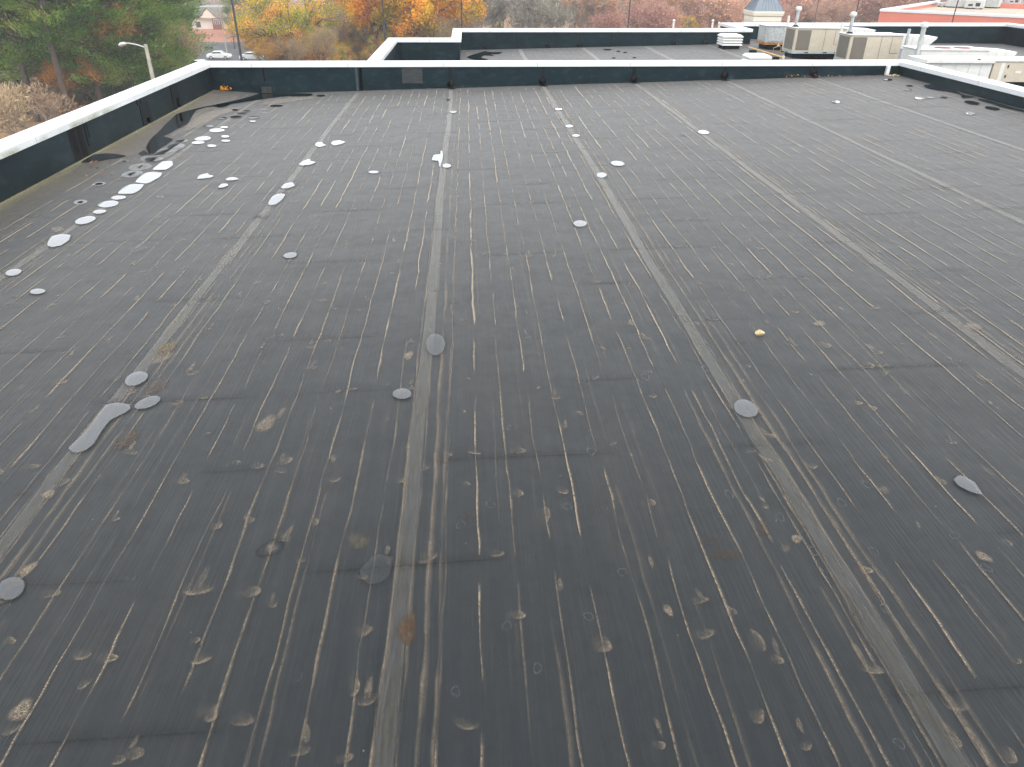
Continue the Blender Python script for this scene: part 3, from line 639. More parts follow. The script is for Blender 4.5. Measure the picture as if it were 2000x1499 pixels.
# ------------------------------------------------------------------ puddles left standing on the roof
pcount = 0
def at_roof2(px, py):
    z = 0.0
    for _ in range(30): p = at_z(px, py, z); z = .5*z+.5*zroof2(p[0])
    return p
def puddle(outline, label, deep=False, refl=1.0, at_fn=at_roof, zroof=zroof):
    global pcount
    zr = np.vectorize(zroof); P = np.array([at_fn(*p)[:2] for p in outline]); c = P.mean(0); pcount += 1
    k = len(P); n = max(28, k*3); t = np.linspace(0, k, n, endpoint=False); i = np.floor(t).astype(int); f = (t-i)[:, None]
    a, b_, c_, d_ = P[(i-1) % k], P[i % k], P[(i+1) % k], P[(i+2) % k]
    E = .45*(.5*((2*b_)+(-a+c_)*f+(2*a-5*b_+4*c_-d_)*f**2+(-a+3*b_-3*c_+d_)*f**3)) + .55*(b_+(c_-b_)*f)
    nrm = np.stack([np.roll(E, -1, 0)[:, 1]-np.roll(E, 1, 0)[:, 1], -(np.roll(E, -1, 0)[:, 0]-np.roll(E, 1, 0)[:, 0])], 1); nrm /= np.linalg.norm(nrm, axis=1)[:, None]+1e-9
    area = .5*np.sum(E[:, 0]*np.roll(E[:, 1], -1)-np.roll(E[:, 0], -1)*E[:, 1])
    if area < 0: nrm = -nrm
    size = math.sqrt(abs(area)); ins = min(.012, size*.06)
    ph = rng.uniform(0, 6); E = E + nrm*(size*.010*np.sin(np.arange(n)*2*math.pi*3/n+ph))[:, None]
    E1 = E-nrm*ins; dz = .016+.0006*(pcount % 9)
    base = np.array([c[0], c[1], zroof(c[0])])
    V = np.concatenate([np.column_stack([E, zr(E[:, 0])+dz-.001]), np.column_stack([E1, zr(E1[:, 0])+dz])])-base
    me = bpy.data.meshes.new('puddle'); fs = [(j, (j+1) % n, n+(j+1) % n, n+j) for j in range(n)]
    if area < 0: fs = [q[::-1] for q in fs]
    fs.append(tuple(range(n, 2*n)) if area > 0 else tuple(range(2*n-1, n-1, -1)))
    me.from_pydata([tuple(map(float, v)) for v in V], [], fs)
    at = me.color_attributes.new('tint', 'FLOAT_COLOR', 'POINT'); at.data.foreach_set('color', np.concatenate([np.tile([0, .6*deep, 0, 1], (n, 1)), np.tile([refl, 1.0*deep, 1, 1], (n, 1))]).astype(np.float32).ravel())
    me.materials.append(M['water']); me.update()
    o = bpy.data.objects.new('puddle', me); C.objects.link(o); o.location = base
    return tag(o, label, 'puddle', 'puddles standing on the black roof')
def ell(cx, cy, rx, ry, rot=0, n=14):
    r_ = R(rot); out = []
    for k in range(n):
        t = 2*math.pi*k/n; a, b_ = rx*math.cos(t), ry*math.sin(t); out.append((cx+a*math.cos(r_)-b_*math.sin(r_), cy+a*math.sin(r_)+b_*math.cos(r_)))
    return out
def conv(pts, ox, oy, s): return [(ox+x/s, oy+y/s) for x, y in pts]
z7 = lambda pts: conv(pts, 0, 200, 3.332)
z8 = lambda pts: conv(pts, 500, 150, 2.5)
PUD = [
 ([(284,290),(291,277),(300,268),(315,255),(323,246),(332,238),(345,226),(356,221),(386,213),(419,206),(456,198),(487,190),(510,182.5),(533,183.5),(571,183),(607,184),(611,187),(598,189),(561,189),(539,191),(524,193),(491,198),(470,201.5),(452,204.5),(443,209),(432,211.5),(424,211),(416,209.5),(400,211.5),(384,217),(376,226),(367,242),(356,248),(341,255),(330,262),(318,268),(338,273),(327,283),(316,290),(303,302),(290,302)], 'long dark puddle curving from the left wall to the back wall'),
 (z7([(530,395),(610,345),(700,338),(780,345),(830,355),(770,366),(700,376),(640,390),(560,398)]), 'dark wedge-shaped puddle against the foot of the left wall below the wet streaks'),
 (z7([(905,335),(940,315),(985,345),(1010,340),(1060,318),(1160,296),(1200,300),(1140,325),(1060,345),(960,352),(915,350)]), 'pale curved puddle hugging the near end of the long dark one'),
 (z7([(305,935),(330,880),(400,865),(465,870),(450,905),(400,940),(340,950)]), 'bean-shaped white puddle, nearest large one along the left lap'),
 (ell(27,534.6,17,6.5,-10), 'white oval puddle by the left picture edge at the end of a dark joint'),
 (ell(74.4,572,16,5.5,-5), 'faint blue-grey oval puddle just below the leftmost white oval'),
 (ell(167,432.6,21.5,7,-12), 'slanted white oval puddle on the left lap beyond the bean-shaped one'),
 (ell(195,416,14,4,-6), 'small narrow white oval between two larger ovals on the left lap'),
 (ell(211.5,400.5,21.5,6.5,-6), 'white lens-shaped puddle on the left lap just before the two big slabs of water'),
 (ell(232,388,15.5,4,-3), 'thin white oval puddle touching the near slab of water on the left lap'),
 (z7([(765,600),(800,560),(850,540),(940,540),(915,575),(860,602)]), 'big white slab-shaped puddle, nearer of the two on the left lap'),
 (z7([(878,525),(920,480),(970,460),(1055,465),(1040,495),(960,535)]), 'big white slab-shaped puddle, farther of the two on the left lap'),
 (ell(263,341.6,13,3.6,-8), 'greyish oval puddle left of the farther white slab'),
 (z7([(990,445),(1030,410),(1060,390),(1120,388),(1125,400),(1130,415),(1080,445)]), 'lobed white puddle on the left lap beyond the white slabs'),
 (ell(274.6,327.5,5,1.6,-35), 'dark slit of water left in the middle of a large dried grey oval'),
 (ell(301,312.8,18.6,4,-3), 'thin pale oval puddle beyond the large dried grey oval'),
 (ell(344.5,287.6,17.4,5.5,-6), 'pale grey oval puddle beside the end of the long dark puddle'),
 (ell(354.7,277,13,3,-4), 'thin pale puddle at the tip of the dark pool'),
 (ell(193.5,361,8,1.9,-5), 'dark puddle inside a pale dried ring on the left margin, farther one'),
 (ell(157.5,397,5,2.0,-10), 'dark puddle inside a pale dried ring on the left margin, nearer one'),
 (ell(243,316.5,6,1.2,0), 'tiny dark puddle in a pale ring right of the dark wedge'),
 (ell(387,280.4,13.5,2.8,-2), 'thin white oval in front of a thicker one in the left cluster'),
 (ell(396,272.6,17,4.2,-4), 'thick white oval in the middle of the left cluster'),
 (ell(414,286.7,9.6,2.6,0), 'small white oval, nearest of the left cluster'),
 (ell(423.8,256.4,15.6,3.7,-2), 'white oval with pointed ends, large one at the far side of the left cluster'),
 (ell(440,268.4,8.4,2.4,0), 'small white oval, upper of the pair right of the left cluster'),
 (ell(441,276.5,9.6,2.1,0), 'small white oval, lower of the pair right of the left cluster'),
 (ell(438,250,8.4,1.8,0), 'tiny white oval just beyond the far large one of the left cluster'),
 (ell(407,248,11,2,0), 'thin pale sliver of water at the edge of the tan silt'),
 (ell(461,229.6,12.3,2.6,-2), 'white oval beside the tan silt near the back left corner'),
 (ell(433.6,232,9.6,1.7,0), 'thin white streak on the silt beside the dark pool'),
 (ell(495.6,231,11.7,2.2,-3), 'curved white puddle just right of the silt oval'),
 (ell(493.4,238.4,7,1.5,0), 'tiny white dash below the curved white puddle'),
 (ell(473,222.7,11,1.5,0), 'thin grey-white streak, second from the dark pool in the back left'),
 (ell(482,218,8,1.3,0), 'thin grey-white streak nearest the dark pool in the back left'),
 (ell(540,208,13,1.6,-1), 'thin black sliver of water in front of the corner pool'),
 (ell(459.5,216,6.5,1.4,0), 'tiny black puddle at the rim of the corner pool'),
 (ell(627,188.4,9,1.8,0), 'small black oval puddle at the right tip of the corner pool'),
 (z7([(1282,500),(1300,480),(1350,467),(1365,478),(1395,485),(1370,497),(1290,505)]), 'white tadpole-shaped puddle, largest of the trio on the second sheet'),
 (z7([(1468,508),(1490,495),(1530,493),(1560,505),(1530,513),(1480,516)]), 'white pointed puddle, right one of the trio on the second sheet'),
 (z7([(1420,555),(1440,538),(1475,534),(1490,547),(1450,563),(1425,563)]), 'small white puddle, nearest of the trio on the second sheet'),
 (z7([(1745,665),(1770,620),(1810,602),(1858,605),(1845,635),(1800,670),(1755,678)]), 'tall slanted white puddle, nearest of those on the second lap'),
 (z8([(122,545),(140,527),(180,521),(192,537),(160,550),(130,552)]), 'white puddle on the second lap just beyond the tall slanted one'),
 (z8([(210,432),(230,415),(262,406),(270,415),(293,422),(270,434),(225,440)]), 'white mitten-shaped puddle, third along the second lap'),
 (z8([(288,340),(295,325),(325,322),(328,330),(345,338),(310,348)]), 'white notched puddle, farthest on the second lap'),
 (z8([(365,330),(375,318),(410,314),(437,322),(420,332),(385,340)]), 'white pointed puddle right of the notched one'),
 (ell(567.4,501,14,6,-8), 'lone pale oval puddle on the second sheet from the left'),
 (ell(730,338,10.5,2.8,0), 'lone thin white oval in the middle of the third sheet'),
 (conv([(1065,780),(1095,775),(1105,850),(1085,930),(1075,985),(1050,975),(1040,910),(950,900),(980,830),(1065,820)], 700, 180, 6.667), 'white cross-shaped puddle on the central lap'),
 (ell(872.5,325.8,9,4.2,0), 'white oval puddle touching the foot of the cross-shaped one'),
 (ell(885,220,8,2.1,0), 'small white oval puddle far along the central lap'),
 (ell(875.5,196.5,4,1.3,0), 'tiny pale puddle near the back wall on the central lap'),
 (ell(1091,215,7.5,2.2,0), 'small white oval, farthest on the lap right of centre'),
 (ell(1112,248,8,2.8,0), 'small white oval, second on the lap right of centre'),
 (ell(1125,266.5,8,2.6,0), 'faint bluish oval just nearer than the white ones right of centre'),
 (ell(1206,321,14,5,5), 'white oval puddle right of centre, farther of two close ones'),
 (ell(1175,344,10.5,5.2,0), 'round white puddle on the lap right of centre, nearer of two close ones'),
 (ell(1133,439,14,6.5,0), 'lone grey-white oval in the middle of the sheet right of centre'),
 (ell(850.5,676,20,22,0), 'clear round puddle beside the central lap with dust lines showing through'),
 (ell(785.5,772.5,19.5,11,0), 'grey oval puddle left of the central lap at a dark joint'),
 (conv([(290,340),(320,300),(338,284),(352,262),(400,245),(460,260),(480,295),(470,350),(440,390),(390,415),(340,420),(300,390)], 600, 1000, 2.857), 'dark grey lobed puddle against the near part of the central lap'),
 (ell(267,743,25,13,-20), 'grey oval puddle on the second lap above the elongated one'),
 (ell(289,789,28,10.5,-20), 'grey oval puddle touching the upper end of the elongated one'),
 (conv([(385,790),(450,730),(500,670),(550,600),(590,555),(650,540),(725,550),(735,575),(700,600),(620,640),(570,700),(530,770),(480,810),(430,825),(395,815)], 0, 600, 2.856), 'elongated S-shaped grey puddle on the second lap'),
 (ell(22,1153,31,22,-25), 'blue-grey oval puddle cut by the left edge of the picture'),
 (ell(1456,801,26,17,20), 'large grey oval puddle on the lap right of centre'),
 (conv([(1650,975),(1670,955),(1700,958),(1760,990),(1795,1050),(1740,1040),(1680,1010)], 1200, 550, 2.5), 'grey teardrop puddle near the right edge'),
 (ell(1374,260,11.5,4,5), 'lone white oval beside the fifth lap'),
 (ell(1633,200.6,8,2.6,4), 'white oval on the right half near the back wall'),
 (ell(1796,193.5,10,2.4,4), 'white oval, leftmost of three in a row near the right wall'),
 (ell(1817,192.5,7,1.7,3), 'white oval, middle of three in a row near the right wall'),
 (ell(1843,191.6,8,1.7,3), 'faint grey oval, right of three in a row near the right wall'),
 (ell(1774,177,7,1.6,3), 'small pale oval near the back right corner'),
 (ell(1895,223,10,2.8,5), 'white oval, nearest to the right wall'),
 (ell(1898,202,15,3.4,9), 'black oval puddle beside the right wall, farther of two'),
 (ell(1938,213,15,3,9), 'black oval puddle beside the right wall, nearer of two'),
 (conv([(1020,840),(1120,830),(1200,860),(1300,880),(1400,930),(1480,945),(1530,955),(1400,965),(1380,930),(1250,900),(1160,890),(1050,865)], 1600, 0, 5), 'ragged black puddle along the right wall, far stretch'),
 (conv([(1550,970),(1650,985),(1800,1030),(1900,1060),(1995,1085),(1995,1100),(1850,1070),(1760,1050),(1680,1020),(1570,990)], 1600, 0, 5), 'ragged black puddle along the right wall, near stretch'),
 (ell(1776,169,6.5,1.3,3), 'tiny black puddle near the back right corner'),
 (ell(1734,157.2,9,1.5,0), 'small black puddle at the foot of the white downspout'),
]
for pts, lab in PUD: puddle(pts, lab, ('dark' in lab.split(' puddle')[0] and 'centre' not in lab and 'grey' not in lab) or 'black' in lab.split(' ')[:3], .4 if 'dark grey lobed' in lab else .7 if 'clear round' in lab else 1.35 if 'white' in lab else 1.2)

for pts, lab in [(conv([(845,450),(900,430),(985,405),(1040,412),(1125,410),(1100,425),(1030,428),(1060,440),(985,436),(960,455),(1010,468),(960,476),(900,470)], 700, 0, 4), 'ragged black puddle on the far roof behind the stepped parapet'),
                 (ell(1186,98,8,1.2), 'thin black puddle on the far roof against its parapet'), (ell(1208,101,4,.9), 'small black puddle on the far roof, left one of a close pair'), (ell(1221,103.5,4,.9), 'small black puddle on the far roof, right one of a close pair'),
                 (ell(1199,114.3,3.5,.9), 'small black puddle just above the near cap on the far roof'), (ell(1239,113.6,3.5,.9), 'small black puddle on the far roof beside a lap')]: puddle(pts, lab, True, 1.0, at_roof2, zroof2)
# small things lying on the roof
p = at_roof(1483, 655); b = MB()
import bmesh
def rock(name, c, r, sc, mat, seed):
    bm = bmesh.new(); bmesh.ops.create_icosphere(bm, subdivisions=3, radius=r); r_ = random.Random(seed)
    ks = [Vector((r_.uniform(-1, 1), r_.uniform(-1, 1), r_.uniform(-1, 1))).normalized() for _ in range(9)]; cs = [r_.uniform(.55, .85)*r for _ in ks]
    for v in bm.verts:
        for k, c_ in zip(ks, cs):
            d = v.co.dot(k)
            if d > c_: v.co -= k*(d-c_)
        v.co.x *= sc[0]; v.co.y *= sc[1]; v.co.z *= sc[2]
    me = bpy.data.meshes.new(name); bm.to_mesh(me); bm.free(); me.materials.append(mat)
    o = bpy.data.objects.new(name, me); C.objects.link(o); o.location = c; return o
tag(rock('stone', (p[0], p[1], p[2]+.028), .055, (1.0, .75, .75), M['stone'], 5), 'small pale yellow broken stone lying alone on the right half of the roof', 'stone')
def leaf_heap(name, pts, label, cols, size, kind=None, parent=None):
    V, K = [], []
    for (x, y, z) in pts:
        d = nr.normal(size=(2, 3)); d[:, 2] *= .5; d /= np.linalg.norm(d, axis=1)[:, None]; s = size*rng.uniform(.6, 1.3); c = np.array([x, y, z])
        V += [c-d[0]*s, c+d[1]*s*.5, c+d[0]*s, c-d[1]*s*.5]; col = np.array(rng.choice(cols))*rng.uniform(.7, 1.2); K += [np.append(col, 1)]*4
    V = np.array(V); base = V.mean(0); base[2] = V[:, 2].min()
    o = np_mesh(name, V-base, np.arange(len(V)).reshape(-1, 4), M['leaf'], None, np.array(K)); o.location = base
    return tag(o, label, 'leaves', kind=kind)
OR = [(.50, .20, .02), (.42, .15, .02), (.5, .28, .05)]
c = at_roof(419, 179)
leaf_heap('leaf_pile', [(-7.78+abs(rng.gauss(0, .10)), 25.24-abs(rng.gauss(0, .07)), zroof(-7.8)+.02+abs(rng.gauss(0, .05))) for _ in range(130)], 'small heap of bright orange fallen leaves in the back left corner of the parapet', OR, .045)
leaf_heap('fallen_leaves', [(rng.uniform(10.4, 13.5), 25.22-abs(rng.gauss(0, .05)), zroof(12)+.03+rng.uniform(-.02, .02)+.03*(rng.random())) for _ in range(70)], 'scatter of brown and tan leaves along the right part of the back wall', [(.25, .10, .04), (.4, .25, .12), (.18, .09, .04)], .04, 'stuff')
pp = [at_roof(*q) for q in ((172,324),(182,321),(186,320),(176,330),(196,330),(170,346),(176,352),(168,340),(213,345),(210,340),(255,309),(205,322),(160,338))]
leaf_heap('fallen_leaves', [(q[0]+rng.gauss(0, .06), q[1]+rng.gauss(0, .08), q[2]+.03) for q in pp], 'few pinkish tan leaves lying by the dark wedge puddle', [(.26, .15, .10), (.22, .12, .08)], .05, 'stuff')
leaf_heap('fallen_leaves', [(13.85+rng.gauss(0, .12), 25.1-abs(rng.gauss(0, .07)), zroof(13.9)+.03) for _ in range(26)]+[(14.05+rng.gauss(0, .03), 25.0+rng.gauss(0, .1), zroof(14)+.03) for _ in range(14)], 'few yellow-white leaves in the back right corner of the parapet', [(.6, .5, .3), (.5, .4, .15)], .04, 'stuff')

# ------------------------------------------------------------------ rooftop equipment on the section behind
def rtu(name, label, x0, x1, y0, y1, z0, z1, body, curb_z, hood=None, grille=True, old=False):
    t = thing(name, label, 'air conditioner', (x0, y0, curb_z), 0, 'rooftop air units behind the main roof'); L = x1-x0; D = y1-y0; zb = z0-curb_z; H = z1-curb_z
    b = MB(); b.box(.12, L-.1, .12, D-.1, -.08, zb-.09); b.build('curb', M['curb'], t)
    b = MB(); b.box(0, L, 0, D, zb-.09, zb, 0, .006); br = b.build('base_rail', M['rust'] if old else M['base_rail'], t)
    if not old:
        b = MB()
        for fx in (.25, .62, .85):
            b.box(fx*L, fx*L+.16, -.003, .02, zb-.065, zb-.025)
        b.box(-.003, .02, D*.4, D*.4+.14, zb-.065, zb-.025); b.build('fork_slot', M['dark'], br)
    b = MB(); b.box(.02, L-.02, .02, D-.02, zb+.001, H-.03, 0, .008); cab = b.build('cabinet', M[body], t)
    b = MB(); b.box(-.02, L+.02, -.02, D+.02, H-.03, H, 0, .01); b.build('top_cover', M['white_paint'] if body != 'galv' else M['galv'], t)
    if grille:
        g = M['filter'] if old else M['grille']; w = L*(.48 if old else .26)
        b = MB(); b.box(.12, .12+w, .006, .03, zb+.05, H-.09); b.build('coil_grille', g, t)
        b = MB(); b.box(.006, .03, .12, D-.12, zb+.05, H-.09); b.build('coil_grille', g, t)
    if body == 'tan_paint' and grille:
        b = MB(); px = L*.80
        for (a0, a1, c0, c1) in ((px, px+.008, zb+.25, H-.1), (px, L-.06, zb+.25, zb+.258), (L*.6, L*.6+.006, zb+.03, H-.05)): b.box(a0, a1, .013, .03, c0, c1)
        b.build('panel_seam', M['dark'], cab)
    if hood:
        hl, hz = hood; b = MB(); zt = H-.02
        b.prism([(L+.02, zt), (L+hl, zt-.05), (L+hl-.02, zt-.12), (L+hl*.72, zt-hz), (L+.02, zt-hz)], lambda a, c, s: (a, s, c), .08, D-.05); h = b.build('air_hood', M['white_paint'], t)
        b = MB()
        for k in (.3, .62): b.box(L+hl*k, L+hl*k+.012, .072, .09, zt-hz*.9, zt-.06)
        b.build('hood_rib', M['joint'], h)
    return t
rtu('rooftop_unit', 'old grey galvanised rooftop unit with mesh panels and a rusty base', 13.25, 15.2, 35.2, 36.2, .47, 1.15, 'galv', .14, None, True, True)
rtu('rooftop_unit', 'tan rooftop air unit with brown coil grilles, middle one beside the rusty unit', 13.25, 15.35, 31.95, 33.05, .45, 1.32, 'tan_paint', .17, (1.25, .42))
rtu('rooftop_unit', 'tan rooftop air unit with brown coil grilles, nearest to the back parapet', 14.15, 16.15, 29.0, 30.05, .44, 1.32, 'tan_paint', .12, (1.35, .45))
t = rtu('rooftop_unit', 'low white rooftop unit with two round red-brown fans in its top', 15.35, 17.75, 26.25, 27.5, .30, 1.10, 'white_paint', .05, (1.05, .4), False)
for fx in (1.05, 1.75):
    b = MB(); b.lathe((fx, .55, 1.05), [(.27, 0), (.27, .02), (.24, .025), (.22, .012)], 24); ring = b.build('fan', mat_weathered('fan_red', (.22, .075, .07), .3, 8, .7) if fx == 1.05 else bpy.data.materials['fan_red'], t)
b = MB(); b.box(.35, .5, .008, .02, .55, .72); b.build('label_plate', M['joint'], t)
t = thing('rooftop_unit', 'tan rooftop unit with a long white hood at the right edge of the picture', 'air conditioner', (14.72, 24.75, 0), 0, 'rooftop air units behind the main roof')
b = MB(); b.box(2.4, 4.7, .1, 1.05, -.06, .28); b.build('curb', M['curb'], t)
b = MB(); b.box(2.3, 4.8, 0, 1.15, .28, .90, 0, .01); cb = b.build('cabinet', M['tan_paint'], t)
b = MB(); b.box(2.27, 4.83, -.03, 1.18, .90, .94, 0, .01); b.build('top_cover', M['white_paint'], t)
b = MB(); b.prism([(.02, .93), (2.26, .93), (2.26, .12), (.02, .12)], lambda a, c, s: (a, s, c), .02, 1.1); hd = b.build('air_hood', M['white_paint'], t)
b = MB(); b.box(0, 2.28, -.05, 1.14, .931, .955, 0, .01); b.box(.0, 2.28, -.06, -.035, .86, .95); b.build('hood_cover', M['white_paint'], hd)
b = MB()
for k in (.55, 1.05, 1.5, 1.9): b.box(k, k+.012, .012, .03, .15, .86)
b.build('hood_rib', M['joint'], hd)
b = MB(); b.lathe((1.75, .0, .955), [(.05, 0), (.05, .03), (.02, .035)], 12); b.build('hook', M['pole_dark'], hd)
b = MB(); b.box(2.55, 2.68, -.006, .02, .32, .86); b.build('white_strip', M['white_paint'], cb); b = MB(); b.box(3.1, 3.3, -.006, .02, .55, .62); b.build('label_plate', M['white_paint'], cb)
b = MB(); b.box(2.78, 2.82, -.02, .02, .72, .80); b.box(2.78, 2.82, -.02, .02, .42, .50); b.build('hinge', M['dark'], cb)
def vent(px0, px1, py, Y, zt, zb, label):
    x0 = at_y(px0, py, Y)[0]; x1 = at_y(px1, py, Y)[0]; c = ((x0+x1)/2, Y+(x1-x0)/2, zb); w = (x1-x0)/2
    t = thing('roof_vent', label, 'vent', c, 0, 'white louvred roof vents'); H = zt-zb
    b = MB(); b.box(-w*.8, w*.8, -w*.8, w*.8, -.05, H*.28); b.build('curb', M['curb'], t)
    n = 4; b = MB()
    for k in range(n-1):
        z0 = H*.26+k*H*.18; v = []
        for (a, zz) in ((w, z0), (w*.98, z0+.035), (w*.86, z0+H*.16)): v += [(-a, -a, zz), (a, -a, zz), (a, a, zz), (-a, a, zz)]
        b.add(v, [(3,2,1,0), (8,9,10,11)]+[(r_*4+q, r_*4+(q+1) % 4, (r_+1)*4+(q+1) % 4, (r_+1)*4+q) for r_ in (0, 1) for q in range(4)])
    b.build('louvre', M['white_paint'], t)
    b = MB(); z0 = H*.80; v = []
    for (a, zz) in ((w, z0), (w, z0+.05), (w*.8, H)): v += [(-a, -a, zz), (a, -a, zz), (a, a, zz), (-a, a, zz)]
    b.add(v, [(3,2,1,0), (8,9,10,11)]+[(r_*4+q, r_*4+(q+1) % 4, (r_+1)*4+(q+1) % 4, (r_+1)*4+q) for r_ in (0, 1) for q in range(4)]); b.build('cap', M['white_paint'], t)
vent(1411, 1450, 88, 35.4, .76, .17, 'square white louvred roof vent standing clear on the far roof')
vent(1464, 1508, 114, 27.2, .80, .19, 'square white roof vent whose top just shows above the back parapet')
def stack(px0, py0, py1, Y, zb, r_, label, cap=True, mat='galv', px1=None):
    a = at_y(px0, py0, Y); c = at_y(px1 or px0, py1, Y); t = thing('vent_pipe', label, 'pipe', (a[0], Y, zb), 0, 'vent pipes on the far roof'); H = c[2]-zb
    b = MB(); b.tube([(0, 0, 0), (0, 0, H)], r_, 14); b.build('pipe', M[mat], t, smooth=False)
    b = MB(); b.lathe((0, 0, 0), [(r_*2.2, 0), (r_*2.2, .012), (r_*1.1, .06)], 14); b.build('flashing', M['curb'], t)
    if cap: b = MB(); b.lathe((0, 0, H), [(r_*1.6, -.02), (r_*1.8, .02), (r_*1.8, .09), (r_*.9, .13)], 16); b.build('cap', M['white_paint'], t)
    return t
stack(1554, 50, 20, 32.5, 1.32, .065, 'grey vent pipe with a white cap on top of the middle tan unit')
stack(1659, 66, 31, 29.5, 1.32, .065, 'grey vent pipe with a white cap on top of the nearest tan unit')
stack(1790, 111, 52, 26.1, -.02, .075, 'tall grey vent pipe with a wide cream cap left of the fan unit')
stack(1538, 48, 31, 34.3, .18, .05, 'white capless pipe rising between the rusty unit and the first tan unit', False, 'white_paint')
stack(1643, 60, 44, 31.2, .16, .05, 'white capless pipe rising behind the nearest tan unit', False, 'white_paint')
stack(1768, 90, 57, 28.6, .03, .055, 'pale grey post beside the right end of the nearest tan unit', False, 'galv')
# gas line
zg = .36; a0 = at_z(1462, 92.5, zg); a1 = at_z(1530, 113, zg)
t = thing('gas_pipe', 'long yellow-orange gas pipe running across the far roof on blocks', 'pipe', (a0[0], a0[1], zroof2(a0[0])))
d = a1-a0; b = MB(); b.tube([(0, 0, zg-zroof2(a0[0])), (d[0], d[1], zg-zroof2(a0[0]))], .03, 10); b.build('pipe', M['gas'], t)
for k in (.15, .5, .8): b = MB(); b.box(d[0]*k-.15, d[0]*k+.15, d[1]*k-.06, d[1]*k+.06, -.02, .13, 0, .01); b.build('support_block', M['curb'], t)
b = MB(); b.tube([(d[0], d[1], .14), (d[0], d[1], .25)], .045, 10); b.build('elbow', M['white_paint'], t)
g0 = at_z(1509, 105, .22); t = thing('gas_riser', 'bent orange gas riser with valve beside the tan unit curb', 'pipe', tuple(g0))
b = MB(); b.tube([(0, 0, -.02), (0, 0, .22), (.17, .02, .27), (.30, .02, .27), (.33, .02, .24), (.33, .02, .03), (.60, .02, .03)], .02, 8); b.build('pipe', M['gas'], t)
b = MB(); b.lathe((.2, .02, .26), [(.05, 0), (.06, .03), (.03, .08), (.015, .12)], 12); b.build('valve', M['galv'], t)

# ------------------------------------------------------------------ tower with cupola, red building
Yc = 48.0; xa = at_y(1471, 45, Yc)[0]; xb = at_y(1524, 45, Yc)[0]; w = (xb-xa)/2; cx_ = (xa+xb)/2
t = thing('cupola_tower', 'square cream tower with flared cornice and a slate-blue pyramid roof', 'tower', (cx_, Yc+w, gz(cx_, Yc)))
z0 = gz(cx_, Yc); zb_ = at_y(1500, 30, Yc)[2]-z0; ze = at_y(1500, 22.5, Yc)[2]-z0
b = MB(); b.box(-w, w, -w, w, 0, zb_-.35); b.build('wall', M['cream'], t)
b = MB(); v = []
for (a, zz) in ((w, zb_-.35), (w*1.03, zb_-.34), (w*1.03, zb_-.10), (w*1.10, zb_-.02), (w*1.10, zb_+.06), (w*1.13, zb_+.08), (w*1.13, ze)): v += [(-a, -a, zz), (a, -a, zz), (a, a, zz), (-a, a, zz)]
b.add(v, [(3,2,1,0), tuple(range(24, 28))]+[(r_*4+q, r_*4+(q+1) % 4, (r_+1)*4+(q+1) % 4, (r_+1)*4+q) for r_ in range(6) for q in range(4)]); b.build('cornice', M['cream'], t)
zt = ze+1.55; b = MB(); e = w*1.08; b.add([(-e,-e,ze+.002),(e,-e,ze+.002),(e,e,ze+.002),(-e,e,ze+.002),(0,0,zt)], [(0,1,4),(1,2,4),(2,3,4),(3,0,4),(3,2,1,0)])
for q in range(4):
    A = np.array([(-e,-e),(e,-e),(e,e),(-e,e)][q]); B = np.array([(-e,-e),(e,-e),(e,e),(-e,e)][(q+1) % 4])
    for k in range(0, 9):
        u = k/8; p0 = A+(B-A)*u; s_ = 1-2*abs(u-.5) if k not in (0, 8) else 1.0; top = np.array([0., 0.]) if k in (0, 8) else p0*(1-s_)
        zt_ = ze + (zt-ze)*(s_ if k not in (0, 8) else 1.0)
        if k == 8: continue
        b.tube([(p0[0], p0[1], ze+.01), (top[0], top[1], zt_+.01)], .022 if k == 0 else .012, 4, 0, False)
b.build('roof', M['slate'], t)
b = MB(); b.tube([(0, 0, zt-.1), (0, 0, zt+.5)], [.05, .01], 8); b.build('finial', M['slate'], t)

P0 = at_z(1720, 18, -.6); P1 = at_z(2000, 30.5, -.6); ang = math.atan2(P1[1]-P0[1], P1[0]-P0[0])
t = thing('red_building', 'coral-red flat-roofed store building with white parapet cap and tan gravel roof', 'building', (P0[0], P0[1], gz(P0[0], P0[1])), ang)
hb = -.6 - gz(P0[0], P0[1]); LW, LD = 60.0, 26.0
b = MB(); b.box(0, LW, 0, LD, 0, hb-.75); b.build('wall', M['red_wall'], t)
b = MB(); b.box(0, LW, 0, .35, hb-.75, hb-.05); b.box(0, .35, .35, LD, hb-.75, hb-.05); b.box(.35, LW, LD-.35, LD, hb-.75, hb-.05); b.build('parapet', M['red_wall'], t)
b = MB(); b.box(-.06, LW, -.06, .41, hb-.24, hb, 0, .02); b.box(-.06, .41, .412, LD, hb-.24, hb-.003, 0, .02); b.build('coping', M['white_metal'], t)
b = MB(); b.add([(.35,.35,hb-.55),(LW,.35,hb-.55),(LW,LD-.35,hb-.55),(.35,LD-.35,hb-.55)], [(0,1,2,3)]); b.build('roof', M['gravel'], t)
rb = t
def on_red(px, py):                                  # local position on the red building's roof
    q = at_z(px, py, -.6-.55); d = q-P0; return (d[0]*math.cos(ang)+d[1]*math.sin(ang), -d[0]*math.sin(ang)+d[1]*math.cos(ang))
